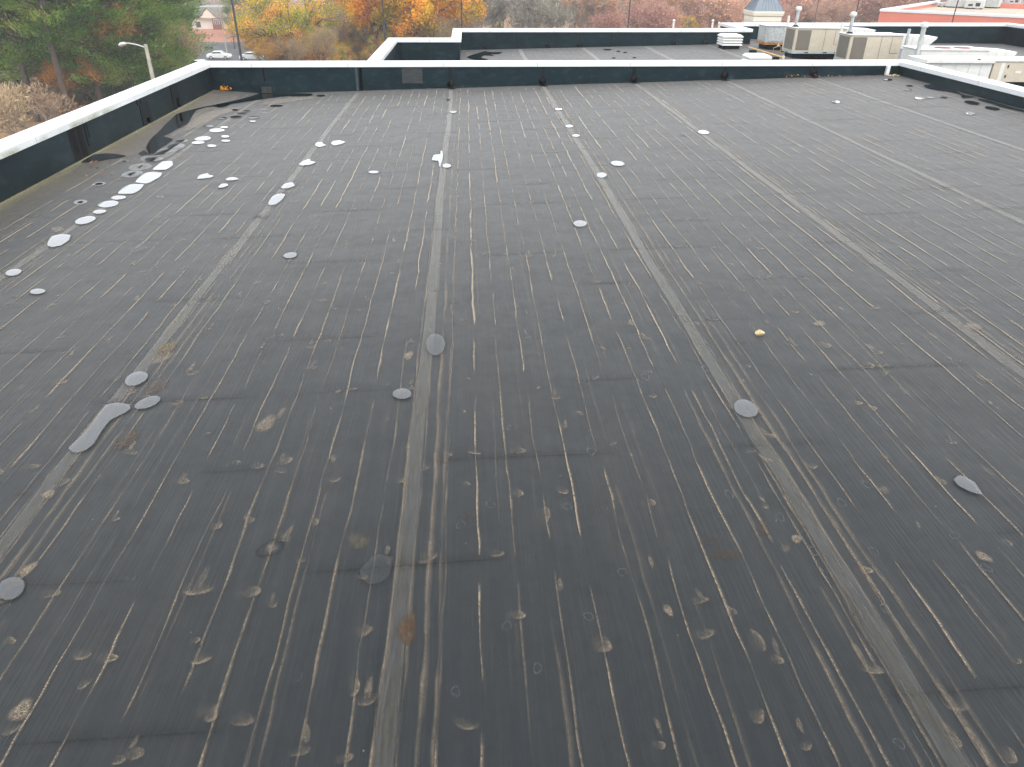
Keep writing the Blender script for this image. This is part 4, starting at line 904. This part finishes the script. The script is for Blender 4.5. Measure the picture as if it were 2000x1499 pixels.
def screen(px, py, L, D, H, label, ribbed=True, mat='grey_panel'):
    u, w_ = on_red(px, py); base = np.array([P0[0]+u*math.cos(ang)-w_*math.sin(ang), P0[1]+u*math.sin(ang)+w_*math.cos(ang), -.6-.55])
    t = thing('rooftop_unit', label, 'air conditioner', tuple(base), ang, 'units on the red building roof')
    b = MB(); b.box(0, L, 0, D, .12, H, 0, .02); b.build('cabinet', M[mat], t)
    b = MB()
    if ribbed:
        k = .15
        while k < L-.1: b.box(k, k+.05, -.03, .01, .15, H-.03); k += .38
        b.build('panel_ribs', M[mat], t)
    else: b.box(L*.2, L*.45, -.01, .02, .3, H*.55); b.box(L*.6, L*.85, -.01, .02, .3, H*.7); b.build('access_panel', M['dark'], t)
    b = MB(); b.box(.1, .3, .1, D-.1, -.02, .12); b.box(L-.3, L-.1, .1, D-.1, -.02, .12); b.build('foot_rail', M['pole_dark'], t)
screen(1846, 15, 3.2, 2.5, 2.2, 'pale ribbed rooftop screen on the red building, left one')
screen(1882, 17.5, 1.9, 1.3, .95, 'small grey box unit with dark panels in front of the ribbed screens', False)
screen(1921, 16, 1.5, 1.8, 2.0, 'pale ribbed rooftop screen on the red building, right one')
screen(1966, 9.5, 1.4, 1.2, .8, 'grey box unit on the gravel at the upper right', False)
screen(1829, 13.5, 1.0, .9, .45, 'low white box at the left end of the gravel roof', False, 'white_paint')

# ------------------------------------------------------------------ street lamp and light poles
la = at_y(285, 92, 54.0); lh = at_y(238, 88, 54.5); zg_ = gz(la[0], 54)
t = thing('street_lamp', 'street lamp with pale tapered concrete pole and curved arm in front of the pines', 'street lamp', (la[0], 54, zg_)); H = la[2]-zg_
b = MB(); b.tube([(0, 0, 0), (0, 0, H+.15)], [.20, .11], 12); b.build('pole', M['concrete'], t)
dx, dz = lh[0]-la[0], lh[2]-la[2]; b = MB(); b.tube([(0, 0, H-.05), (dx*.35, .1, H+dz*.35+.10), (dx*.7, .3, H+dz+.12), (dx*.85, .4, H+dz+.1)], .04, 8); b.build('arm', M['alu'], t)
b = MB(); b.tube([(dx*.8, .38, H+dz+.08), (dx*.9, .44, H+dz+.07), (dx*1.05, .5, H+dz), (dx*1.12, .52, H+dz-.04)], [.06, .12, .13, .05], 10); b.build('lamp_head', M['alu'], t)
def light_pole(px, py, Y, Hh, r_, label, mat='pole_dark', heads=2, group='tall dark parking lot light poles'):
    a = at_y(px, py, Y); zg_ = gz(a[0], Y); t = thing('light_pole', label, 'light pole', (a[0], Y, zg_), 0, group)
    b = MB(); b.tube([(0, 0, .6), (0, 0, Hh)], [r_, r_*.7], 8); b.build('pole', M[mat], t)
    b = MB(); b.lathe((0, 0, -.05), [(.3, 0), (.3, .6), (.24, .68)], 12); b.build('footing', M['concrete'], t)
    for s in ((-1, 1) if heads == 2 else (1,)):
        b = MB(); b.tube([(0, 0, Hh-.1), (s*.5, 0, Hh)], .04, 6); b.box(min(s*.45, s*1.1), max(s*.45, s*1.1), -.22, .22, Hh-.05, Hh+.12, 0, .02); b.build('lamp_head', M[mat], t)
light_pole(472, 118, 74, 15.5, .125, 'dark light pole left of the sparse yellow tree')
light_pole(752, 75, 84, 15.5, .085, 'dark light pole before the left part of the orange trees')
light_pole(902, 52, 88, 15.5, .085, 'dark light pole at the right end of the orange trees')
light_pole(1227, 50, 95, 15.5, .08, 'dark light pole before the pinkish bare woods')
light_pole(1591, 42, 100, 15.5, .05, 'thin dark pole behind the rooftop vent pipes')
light_pole(1667, 50, 96, 15.5, .065, 'leaning-looking dark pole left of the red building')
light_pole(1860, 42, 62, 15.5, .055, 'dark pole crossing the face of the red building')
light_pole(443, 102, 160, 11.0, .12, 'pale distant light pole in the parking lot below the house', 'concrete', 1, 'pale distant light poles')
light_pole(488, 92, 172, 9.0, .10, 'short pale distant light pole right of the dark one', 'concrete', 1, 'pale distant light poles')
def flag_post(px, py0, py1, Y, label):
    a = at_y(px, py0, Y); zg_ = gz(a[0], Y); c = at_y(px, py1, Y)
    t = thing('post', label, 'post', (a[0], Y, zg_), 0, 'white posts beyond the far parapet'); b = MB(); b.tube([(0, 0, 0), (0, 0, c[2]-zg_)], .14, 8); b.build('shaft', M['white_paint'], t)
    b = MB(); b.lathe((0, 0, c[2]-zg_), [(.2, 0), (.2, .1), (.06, .25)], 8); b.build('cap', M['white_paint'], t)
flag_post(1315, 52, 42, 110, 'white post beyond the far parapet below the yellow trees'); flag_post(1391, 52, 42, 110, 'taller white post beyond the far parapet near its right end'); flag_post(1404, 52, 47, 112, 'short white post just right of the taller one')

# ------------------------------------------------------------------ house and cars beyond the parking lot
hc = at_y(411, 63, 222); S = (222*.8638+15)/F_PX
t = thing('house', 'cream house with grey gabled roof and red brick bay far beyond the parking lot', 'house', (hc[0], 222, hc[2]-.3), .0)
W = 62*S/2
b = MB(); b.box(-W, W, 0, 9, 0, 3.9); b.build('wall', M['siding'], t)
b = MB(); b.prism([(-W-.4, 3.9), (W+.4, 3.9), (W-1.2, 6.3), (-W+1.8, 6.3)], lambda a, c, s: (a, s*(1), c), -.4, 9.3); rf = b.build('roof', M['shingle'], t)
b = MB(); b.prism([(-2.0, 3.7), (2.6, 3.7), (.3, 6.0)], lambda a, c, s: (a, s, c), -.9, 4.0); b.build('gable', M['siding'], t)
b = MB(); b.prism([(-2.5, 3.55), (.3, 6.25), (3.1, 3.55), (3.1, 3.75), (.3, 6.5), (-2.5, 3.75)], lambda a, c, s: (a, s, c), -1.15, 4.2); b.build('gable_roof', M['shingle'], t)
b = MB(); b.box(1.3, 3.7, -1.2, .05, -.6, 3.7); bay = b.build('brick_bay', M['brick'], t)
b = MB(); b.box(1.65, 3.2, -1.24, -1.1, 2.3, 3.4); wd = b.build('window', M['white_paint'], t); b = MB()
for k in range(3):
    for j in range(2): b.box(1.73+k*.48, 2.12+k*.48, -1.26, -1.2, 2.38+j*.5, 2.80+j*.5)
b.build('pane', M['glass'], wd)
b = MB(); b.box(-4, 1.2, -.06, .02, 0, .9); b.build('brick_base', M['brick'], t)
b = MB(); b.box(-3.4, -2.2, -.06, .02, 1.4, 2.8); b.build('window', M['glass'], t)
def car(px, py, Y, rot, mat, label):
    a = at_y(px, py, Y); t = thing('parked_car', label, 'car', (a[0], Y, gz(a[0], Y)+.36), rot, 'cars in the far parking lot')
    b = MB(); prof = [(-2.2, .35), (-2.25, .75), (-2.1, .95), (-1.5, 1.0), (-.9, 1.42), (.55, 1.45), (1.25, 1.0), (2.05, .88), (2.25, .6), (2.2, .32)]
    n = len(prof); vs = []
    for s in (-1, -.82, .82, 1):
        for (x, z) in prof: vs.append((x, s*.88*(1 if z < 1.05 else .84), z if abs(s) < 1 else z*.94+.03))
    fs = [(r_*n+k, (r_+1)*n+k, (r_+1)*n+(k+1) % n, r_*n+(k+1) % n) for r_ in range(3) for k in range(n)]+[tuple(range(n)), tuple(3*n+k for k in range(n-1, -1, -1))]
    b.add(vs, fs); body = b.build('body', M[mat], t)
    b = MB()
    for s in (-1, 1): b.add([(-1.35, s*.865, 1.0), (.98, s*.865, 1.0), (.5, s*.76, 1.38), (-.85, s*.76, 1.38)], [(0, 1, 2, 3)])
    b.add([(1.22, -.68, 1.04), (1.22, .68, 1.04), (.62, .62, 1.43), (.62, -.62, 1.43)], [(0, 1, 2, 3)]); b.add([(-1.46, -.66, 1.05), (-1.46, .66, 1.05), (-.96, .6, 1.41), (-.96, -.6, 1.41)], [(0, 1, 2, 3)])
    b.build('window', M['glass'], body)
    for x in (-1.4, 1.38):
        for s in (-1, 1):
            b = MB(); b.tube([(x, s*.68, .33), (x, s*.9, .33)], .33, 16); wh = b.build('wheel', M['tyre'], t)
            b = MB(); b.tube([(x, s*.885, .33), (x, s*.908, .33)], .2, 12); b.build('rim', M['alu'], wh)
car(401, 110, 118, .05, 'car_green', 'silver-green parked car half hidden by the pine and the parapet corner')
car(462, 114, 112, .1, 'car_white', 'white parked car just left of the foot of the dark light pole')
car(487, 109, 124, .0, 'car_white', 'white parked car right of the dark light pole, nearer row')
car(489, 93, 158, .0, 'car_white', 'white parked car right of the dark light pole, far row')
car(425, 91, 160, .0, 'car_white', 'white parked car in the far row left of the pale light pole')
car(388, 101, 135, .0, 'car_white', 'white parked car in the middle of the lot seen past the pine')

# ------------------------------------------------------------------ trees
def branch_tree(h, seed, spread=.5, levels=4, first=.28, up=.25, kids=(3, 4)):
    r_ = random.Random(seed); segs = []; tips = []
    def grow(p, d, L, rad, lv):
        n = 3 if lv < 2 else 2; q = p
        for k in range(n):
            d = d + np.array([r_.gauss(0, .10), r_.gauss(0, .10), r_.gauss(0, .06)+up*.12]); d /= np.linalg.norm(d)
            e = q+d*(L/n); segs.append((q, e, rad*(1-.22*k/n), rad*(1-.22*(k+1)/n), lv)); q = e
            if lv > 0 and lv < levels and k < n-1 and r_.random() < .7: side(q, d, L*.6, rad*.5, lv+1)
        if lv >= levels: tips.append((q, d)); return
        for _ in range(r_.randint(*kids)): side(q, d, L*r_.uniform(.6, .85), rad*.6, lv+1)
    def side(q, d, L, rad, lv):
        a = r_.uniform(0, 2*math.pi); u = np.cross(d, [0.3, .2, 1.]); u /= np.linalg.norm(u)+1e-9; w_ = np.cross(d, u)
        nd = d+(u*math.cos(a)+w_*math.sin(a))*r_.uniform(spread*.7, spread*1.5); nd[2] += up*.5; nd /= np.linalg.norm(nd); grow(q, nd, L, rad, lv)
    grow(np.array([0, 0, -.3]), np.array([0, 0, 1.]), h*first, h*.010, 0)
    k = h/max(s[1][2] for s in segs)                  # true height
    segs = [(a*k, e*k, r0*k**.5, r1*k**.5, lv) for a, e, r0, r1, lv in segs]; tips = [(p_*k, d) for p_, d in tips]
    return segs, tips
def tubes_mesh(name, segs, mat, parent, minr=.0, sides=5):
    V = []; Fq = []
    for (a, e, r0, r1, lv) in segs:
        d = e-a; L = np.linalg.norm(d)
        if L < 1e-6: continue
        d = d/L; u = np.cross(d, [.31, .17, .93]); u /= np.linalg.norm(u)+1e-9; w_ = np.cross(d, u); b0 = len(V)
        for (p_, rr) in ((a, r0), (e, r1)):
            for k in range(sides): t_ = 2*math.pi*k/sides; V.append(p_+max(rr, minr)*(u*math.cos(t_)+w_*math.sin(t_)))
        for k in range(sides): Fq.append((b0+k, b0+(k+1) % sides, b0+sides+(k+1) % sides, b0+sides+k))
    return np_mesh(name, np.array(V), np.array(Fq), mat, parent, smooth=True)
def cards(name, cen, size, cols, mat, parent, aspect=.6, clump=.5, droop=0.0, dirs=None):
    """leaf-sized quads at given centres; colour drifts in clumps through the crown"""
    n = len(cen); g = nr.normal(size=(n, 3)); g /= np.linalg.norm(g, axis=1)[:, None]
    if dirs is not None: g = dirs + .45*g; g[:, 2] -= droop; g /= np.linalg.norm(g, axis=1)[:, None]
    h = nr.normal(size=(n, 3)); h -= (h*g).sum(1)[:, None]*g; h /= np.linalg.norm(h, axis=1)[:, None]
    s = size*nr.uniform(.6, 1.35, n)[:, None]; a = g*s; b_ = h*s*aspect
    V = np.stack([cen-a, cen+b_, cen+a, cen-b_], 1).reshape(-1, 3)
    f = np.sin(cen[:, 0]*.9+1.3*np.sin(cen[:, 2]*.7))+np.sin(cen[:, 1]*1.1+cen[:, 2]*.8+2)+.9*np.sin(cen[:, 2]*1.3+cen[:, 0]*.6)
    u = np.clip(.5+.22*f+nr.normal(0, .16, n), 0, .999); cols = np.array(cols); i = (u*(len(cols)-1)); k = i.astype(int); fr = (i-k)[:, None]
    c_ = cols[k]*(1-fr)+cols[np.minimum(k+1, len(cols)-1)]*fr; c_ = c_*nr.uniform(1-clump*.5, 1+clump*.5, n)[:, None]
    K = np.repeat(np.column_stack([c_, np.ones(n)]), 4, 0)
    return np_mesh(name, V, np.arange(4*n).reshape(-1, 4), mat, parent, K)
def make_leafy(name, label, cat, h, seed, cols, per_tip, size, spread, twigcol=(.20, .16, .12), first=.22, levels=4, group=None, fill=1.0):
    t = thing(name, label, cat, (0, 0, 0), 0, group); segs, tips = branch_tree(h, seed, spread, levels, first)
    tubes_mesh('trunk', [s for s in segs if s[4] <= 2], M['bark'], t)
    tw = [s for s in segs if s[4] > 2]; cen = []; drs = []
    for (p_, d) in tips:
        for _ in range(per_tip): cen.append(p_+nr.normal(0, h*.030*fill, 3)); drs.append(d)
    for sg in segs:
        if sg[4] in (2, 3):
            for _ in range(max(2, per_tip//4)): cen.append(sg[1]+nr.normal(0, h*.042, 3)); drs.append(sg[1]-sg[0])
    cen = [c_ for c_ in cen if c_[2] > .4]
    fine = []
    for (p_, d) in tips:
        for _ in range(3): nd = d+nr.normal(0, .5, 3); fine.append((p_, p_+nd/np.linalg.norm(nd)*h*.05, .02, .008, 5))
    tubes_mesh('twigs', tw+fine, M['bark_pale'], t, .012, 3)
    cards('crown', np.array(cen), size, cols, M['leaf'], t, .75); return t
def make_bare(name, label, cat, h, seed, cols, spread=.55, first=.2, levels=5, group=None, w=.03, twn=4, leaves=0, leafcols=None):
    t = thing(name, label, cat, (0, 0, 0), 0, group); segs, tips = branch_tree(h, seed, spread, levels, first, .35)
    tubes_mesh('trunk', [s for s in segs if s[4] <= 2], M['bark_pale'], t, .03)
    V = []; K = []; cols = np.array(cols)
    src = [(s[0], s[1]-s[0], np.linalg.norm(s[1]-s[0])) for s in segs if s[4] > 2]
    for (p_, d) in tips:
        for _ in range(twn): nd = d+nr.normal(0, .55, 3); nd[2] += .25; L = h*.085*rng.uniform(.5, 1.3); src.append((p_, nd/np.linalg.norm(nd)*L, L))
    for (p_, d, L) in src:
        s_ = np.cross(d, nr.normal(size=3)); s_ /= np.linalg.norm(s_)+1e-9; c_ = np.append(cols[rng.randrange(len(cols))]*rng.uniform(.7, 1.25), 1)
        V += [p_-s_*w, p_+s_*w, p_+d+s_*w*.4, p_+d-s_*w*.4]; K += [c_]*4
    np_mesh('crown', np.array(V), np.arange(len(V)).reshape(-1, 4), M['twig'], t, np.array(K))
    if leaves:
        cen = np.array([p_+nr.normal(0, h*.03, 3) for (p_, d) in tips for _ in range(leaves)]); cards('leaves', cen, .17, leafcols, M['leaf'], t, .75)
    return t
GREEN = [(.028, .055, .006), (.045, .088, .010), (.070, .125, .016), (.105, .165, .028), (.18, .19, .04)]
def make_pine(name, label, h, seed, cols, low=.25, wid=.19, group=None, tuft=.21, dens=2.3):
    r_ = random.Random(seed); t = thing(name, label, 'pine tree', (0, 0, 0), 0, group); segs = []; cen = []; drs = []
    lean = (r_.uniform(-.02, .02), r_.uniform(-.02, .02)); ax = lambda z: np.array([lean[0]*z+.15*math.sin(z*.2), lean[1]*z, z])
    zs = np.linspace(-.3, h, 14)
    for a, e in zip(zs[:-1], zs[1:]): segs.append((ax(a), ax(e), h*.0125*(1.05-max(0, a)/h), h*.0125*(1.05-e/h), 0))
    z = h*low
    while z < h*.985:
        f = (z-h*low)/(h*(1-low)); prof = (math.sin(math.pi*min(1, f*.8+.22))**.8)*(1-.25*f); L0 = h*wid*prof
        for _ in range(r_.randint(3, 5)):
            a = r_.uniform(0, 2*math.pi); L = L0*r_.uniform(.55, 1.25); d = np.array([math.cos(a), math.sin(a), r_.uniform(-.05, .45)]); d /= np.linalg.norm(d); p_ = ax(z+r_.uniform(-.3, .3)); q = p_; n = 4
            for k in range(n):
                e = q+d*L/n; segs.append((q, e, .045*(1-k/n)+.015, .045*(1-(k+1)/n)+.012, 2)); q = e; d = d+np.array([r_.gauss(0, .12), r_.gauss(0, .12), .06]); d /= np.linalg.norm(d)
                if k >= 1:
                    m = int(22*dens*(.6+.4*k))
                    for _ in range(m): cen.append(q+nr.normal(0, 1, 3)*np.array([.42, .42, .22])*(L/2.6)**.5); drs.append(d)
        z += h*.026*r_.uniform(.7, 1.4)
    for _ in range(int(60*dens)): cen.append(ax(h)+nr.normal(0, .4, 3)-np.array([0, 0, .4])); drs.append(np.array([0, 0, 1.]))
    tubes_mesh('trunk', segs, M['bark'], t, 0, 6)
    cards('crown', np.array(cen), tuft, cols, M['needles'], t, .22, .6, -.15, np.array(drs)); return t
def clone(src, loc, rz, sc, label, group=None):
    o = src.copy(); C.objects.link(o); o.location = loc; o.rotation_euler = (0, 0, rz); o.scale = (sc, sc, sc); tag(o, label)
    if group: o['group'] = group
    for ch in src.children: c2 = ch.copy(); C.objects.link(c2); c2.parent = o
    return o
used = set()
def place(src, px, Y, sc, label, group=None, dy=0, py=60):
    a = at_y(px, py, Y); z = gz(a[0], Y)+dy; loc = (a[0], Y, z); rz = rng.uniform(0, 6.28)
    if src.name not in used:
        used.add(src.name); src.location = loc; src.rotation_euler = (0, 0, rz); src.scale = (sc, sc, sc); tag(src, label, None, group); return src
    return clone(src, loc, rz, sc, label, group)
ORANGE = [(.24, .22, .015), (.38, .25, .015), (.52, .30, .015), (.58, .28, .02), (.60, .25, .04)]
YELOL = [(.17, .20, .02), (.28, .26, .03), (.42, .28, .03), (.50, .25, .04), (.52, .24, .07)]
RUSTY = [(.20, .13, .025), (.36, .17, .03), (.44, .24, .05)]
TANL = [(.20, .15, .07), (.28, .20, .10), (.30, .17, .07)]
pine_a = make_pine('pine_tree', '', 25, 1, GREEN, .30, .20); pine_b = make_pine('pine_tree', '', 24, 2, GREEN, .18, .22); pine_c = make_pine('pine_tree', '', 22, 3, GREEN, .08, .24)
con = make_pine('small_conifer', '', 8, 4, [(.05, .07, .015), (.10, .12, .02), (.16, .17, .03)], .04, .30, None, .16, 1.2)
oran = make_leafy('maple_tree', '', 'tree', 16, 5, ORANGE, 150, .14, .66, first=.05); oran2 = make_leafy('maple_tree', '', 'tree', 16, 6, ORANGE, 150, .14, .70, first=.055)
spar = make_leafy('maple_tree', '', 'tree', 14.5, 8, YELOL, 55, .12, .8, (.3, .25, .2), .045)
rust = make_leafy('oak_tree', '', 'tree', 14, 9, RUSTY, 50, .13, .62, first=.14); tanl = make_leafy('oak_tree', '', 'tree', 18, 10, TANL, 18, .12, .55, first=.14)
gre = make_bare('bare_tree', '', 'tree', 13, 12, [(.26, .235, .19), (.32, .29, .24), (.20, .18, .14)], .6); gre2 = make_bare('bare_tree', '', 'tree', 12, 13, [(.24, .22, .17), (.30, .28, .22)], .65)
pin = make_bare('bare_tree', '', 'tree', 12, 14, [(.42, .23, .18), (.46, .28, .22), (.36, .19, .14)], .6, leaves=2, leafcols=[(.42, .20, .15), (.44, .26, .16)])
pin2 = make_bare('bare_tree', '', 'tree', 13, 15, [(.40, .25, .18), (.37, .26, .20), (.44, .25, .16)], .55, leaves=1, leafcols=[(.42, .20, .10), (.45, .26, .10)])
shr = make_bare('bare_shrub', '', 'shrub', 5.0, 16, [(.34, .25, .17), (.40, .30, .20), (.28, .18, .11)], .8, .15, 4, w=.025)
shr2 = make_bare('bare_shrub', '', 'shrub', 3.5, 17, [(.30, .14, .06), (.36, .19, .09), (.24, .12, .07)], .9, .12, 4, w=.025, leaves=5, leafcols=RUSTY)
GP = 'pines on the left beyond the parapet'
place(pine_b, 0, 88, 1.0, 'full green pine cut by the left picture edge', GP); place(pine_c, 236, 86, .95, 'green pine directly left of the lamp head', GP); place(pine_b, 160, 84, .9, 'full green pine between the bare trunk and the oaks', GP); place(pine_c, 8, 92, .62, 'short green pine at the left edge above the bare shrubs', GP); place(pine_c, 205, 88, .5, 'small green pine low between the lamp and the bare trunk', GP); place(pine_b, 128, 88, .85, 'bushy green pine right behind the bare leaning trunk', GP); place(pine_b, 285, 92, .8, 'bushy green pine just right of the lamp pole', GP); place(pine_c, 170, 88, .6, 'short green pine between the bare trunk and the lamp', GP)
for (src, px, Y, sc, lab) in [
   (pine_b, 20, 84, 1.02, 'tall green pine at the far left edge of the picture'), (pine_a, 92, 80, 1.08, 'tall pine with a bare leaning reddish trunk at the upper left'), (pine_c, 138, 96, 1.05, 'green pine just right of the bare trunk'),
   (pine_b, 180, 92, 1.1, 'broad green pine in the middle of the left wood'), (pine_c, 248, 96, 1.12, 'green pine directly behind the street lamp arm'), (pine_b, 300, 102, 1.1, 'full green pine right of the street lamp'),
   (pine_c, 318, 108, 1.08, 'rightmost green pine of the left wood, limbs reaching over the cars'), (pine_c, 228, 118, 1.05, 'dim pine at the back of the left wood'), (pine_a, 50, 112, 1.05, 'second-row pine at the far left'),
   (pine_c, 300, 88, .55, 'young pine low behind the street lamp pole'), (pine_c, 105, 92, .50, 'young pine low under the bare trunk'), (pine_b, 340, 104, .45, 'short pine at the right foot of the left wood')]: place(src, px, Y, sc, lab, GP)
for (src, px, Y, sc, lab) in [(tanl, 215, 104, 1.0, 'brownish oak showing between the pines left of the lamp'), (tanl, 186, 86, .85, 'tan half-bare oak between the pines'), (rust, 22, 98, .7, 'low orange oak at the left edge of the picture'),
   (tanl, 60, 100, 1.0, 'tan half-bare oak at the left back'), (rust, 120, 98, .55, 'low rusty oak under the pines'), (tanl, 290, 112, .8, 'tan oak behind the lamp pole'), (rust, 250, 93, .55, 'low rusty oak behind the lamp'), (tanl, 330, 96, .5, 'low tan oak left of the cars'), (rust, 150, 84, .5, 'low rusty oak left of the lamp'), (rust, 208, 86, .85, 'tall rusty oak rising between the pines'), (tanl, 52, 98, .9, 'tan oak before the pines at the left')]: place(src, px, Y, sc, lab, 'oaks among the left pines')
for i, (src, px, Y, sc) in enumerate([(shr, 8, 72, 1.1), (shr, 38, 76, .95), (shr, -22, 70, 1.1), (shr, 62, 82, .6)]): place(src, px, Y, sc, ['pale bare shrub at the very left, middle one', 'pale bare shrub, right one of the left bunch', 'pale bare shrub cut by the left edge', 'small pale bare shrub under the pines'][i], 'pale bare shrubs at the left')
for i in range(26):
    px = rng.uniform(60, 385); place(shr2 if i % 4 else shr, px, rng.uniform(80, 88)+px*.05, rng.uniform(.35, .75), 'rusty undergrowth shrub at the foot of the left pines', 'undergrowth at the foot of the pines')
for i, px in enumerate((-10, 25, 75, 115, 150, 185, 215, 235, 255, 275, 295, 312)):
    place([pine_b, tanl, pine_c, pine_a, tanl, pine_b][i % 6], px, rng.uniform(112, 134), rng.uniform(.95, 1.1), 'tree in the dim back row of the left wood', 'back row of the left wood')
# middle distance colour
place(spar, 592, 126, .86, 'wide thin-leaved yellow-olive maple left of the orange trees', 'autumn maples beyond the parapet')
place(spar, 548, 150, .60, 'smaller thin tan maple left of the wide one', 'autumn maples beyond the parapet'); place(spar, 635, 136, .72, 'olive thin maple between the wide one and the orange trees', 'autumn maples beyond the parapet')
for (src, px, Y, sc, lab) in [(oran, 712, 126, 1.12, 'bright orange-yellow maple, left one of the dense row'), (oran2, 800, 126, 1.15, 'bright orange maple, middle of the dense row'), (oran, 868, 124, 1.08, 'bright orange maple, right one of the dense row'), (oran2, 757, 134, 1.2, 'orange maple behind the left light pole'), (oran, 836, 134, 1.2, 'orange maple behind the right of the dense row')]: place(src, px, Y, sc, lab, 'autumn maples beyond the parapet')
for (px, Y, sc, lab) in [(470, 205, .80, 'grey-green far pine right of the house'), (494, 215, .85, 'grey-green far pine behind the dark pole'), (508, 222, .8, 'grey-green far pine left of the yellow tree'), (395, 300, .8, 'hazy far pine above the house'), (530, 250, .8, 'hazy far pine behind the yellow tree')]: place(pine_c, px, Y, sc, lab, 'far grey-green pines')
for i in range(9): place(pin2 if i % 2 else tanl, 452+i*18, rng.uniform(165, 200), rng.uniform(.4, .7), 'thin tan tree in the far parking lot strip', 'thin trees by the far parking lot')
for i in range(52): place([rust, spar, tanl, shr2][i % 4], 515+i*7.6+rng.uniform(-5, 5), rng.uniform(112, 150), rng.uniform(.28, .52)*(3.2 if i % 4 == 3 else 1), 'low bushy growth under the autumn maples', 'undergrowth below the autumn maples')
# far winter woods, tree by tree
def woods(x0, x1, Y0, Y1, n, srcs, lab, grp, s0=.8, s1=1.15):
    for i in range(n):
        px = x0+(x1-x0)*(i+rng.uniform(.1, .9))/n; place(rng.choice(srcs), px, rng.uniform(Y0, Y1), rng.uniform(s0, s1), lab, grp)
woods(905, 1135, 150, 175, 9, [gre, gre2], 'grey bare tree in the front row of the grey woods', 'grey bare woods'); woods(900, 1150, 185, 240, 13, [gre, gre2], 'grey bare tree deeper in the grey woods', 'grey bare woods')
woods(1125, 1480, 150, 180, 13, [pin, pin2], 'pinkish bare tree in the front row of the pink woods', 'pinkish bare woods'); woods(1120, 1500, 190, 250, 18, [pin, pin2, pin2], 'pinkish bare tree deeper in the pink woods', 'pinkish bare woods')
woods(1480, 1760, 170, 200, 11, [pin2, pin], 'reddish-brown bare tree in the woods left of the red building', 'reddish-brown bare woods'); woods(1470, 1900, 215, 270, 18, [pin2, pin, gre], 'reddish-brown bare tree deeper behind the red building', 'reddish-brown bare woods')
woods(1400, 2050, 280, 330, 16, [pin2, pin], 'far bare tree on the rising ground', 'far bare woods', 1, 1.3); woods(330, 1400, 270, 340, 26, [gre, pin2, gre2], 'hazy bare tree on the far rise', 'hazy bare woods', 1, 1.3)
place(con, 975, 150, .9, 'small bright green conifer before the grey woods', 'small conifers in the woods'); place(con, 1282, 148, .55, 'tiny green conifer under the yellow trees', 'small conifers in the woods'); place(con, 1597, 120, .60, 'small round green conifer beyond the rooftop units', 'small conifers in the woods')
for (px, Y, sc, lab) in [(1305, 160, .62, 'yellow-orange maple in the pink woods, left one'), (1340, 164, .55, 'yellow-orange maple in the pink woods, right one'), (1445, 190, .8, 'yellow-orange maple left of the cream tower'), (1560, 205, .75, 'orange maple right of the cream tower'), (1655, 215, .8, 'orange maple left of the red building'), (1760, 225, .8, 'yellow maple behind the red building corner')]: place(spar, px, Y, sc, lab, 'yellow maples in the woods')

# ------------------------------------------------------------------ haze
hm, nt, out = newmat('haze'); pv = N(nt, 'ShaderNodeVolumePrincipled'); pv.inputs['Color'].default_value = (.92, .93, .96, 1); pv.inputs['Density'].default_value = .0006; pv.inputs['Anisotropy'].default_value = .0
nt.links.new(pv.outputs[0], out.inputs['Volume'])
b = MB(); b.box(-950, 950, -320, 1550, -17.5, 34.0); hz = b.build('haze', hm); tag(hz, kind='stuff')
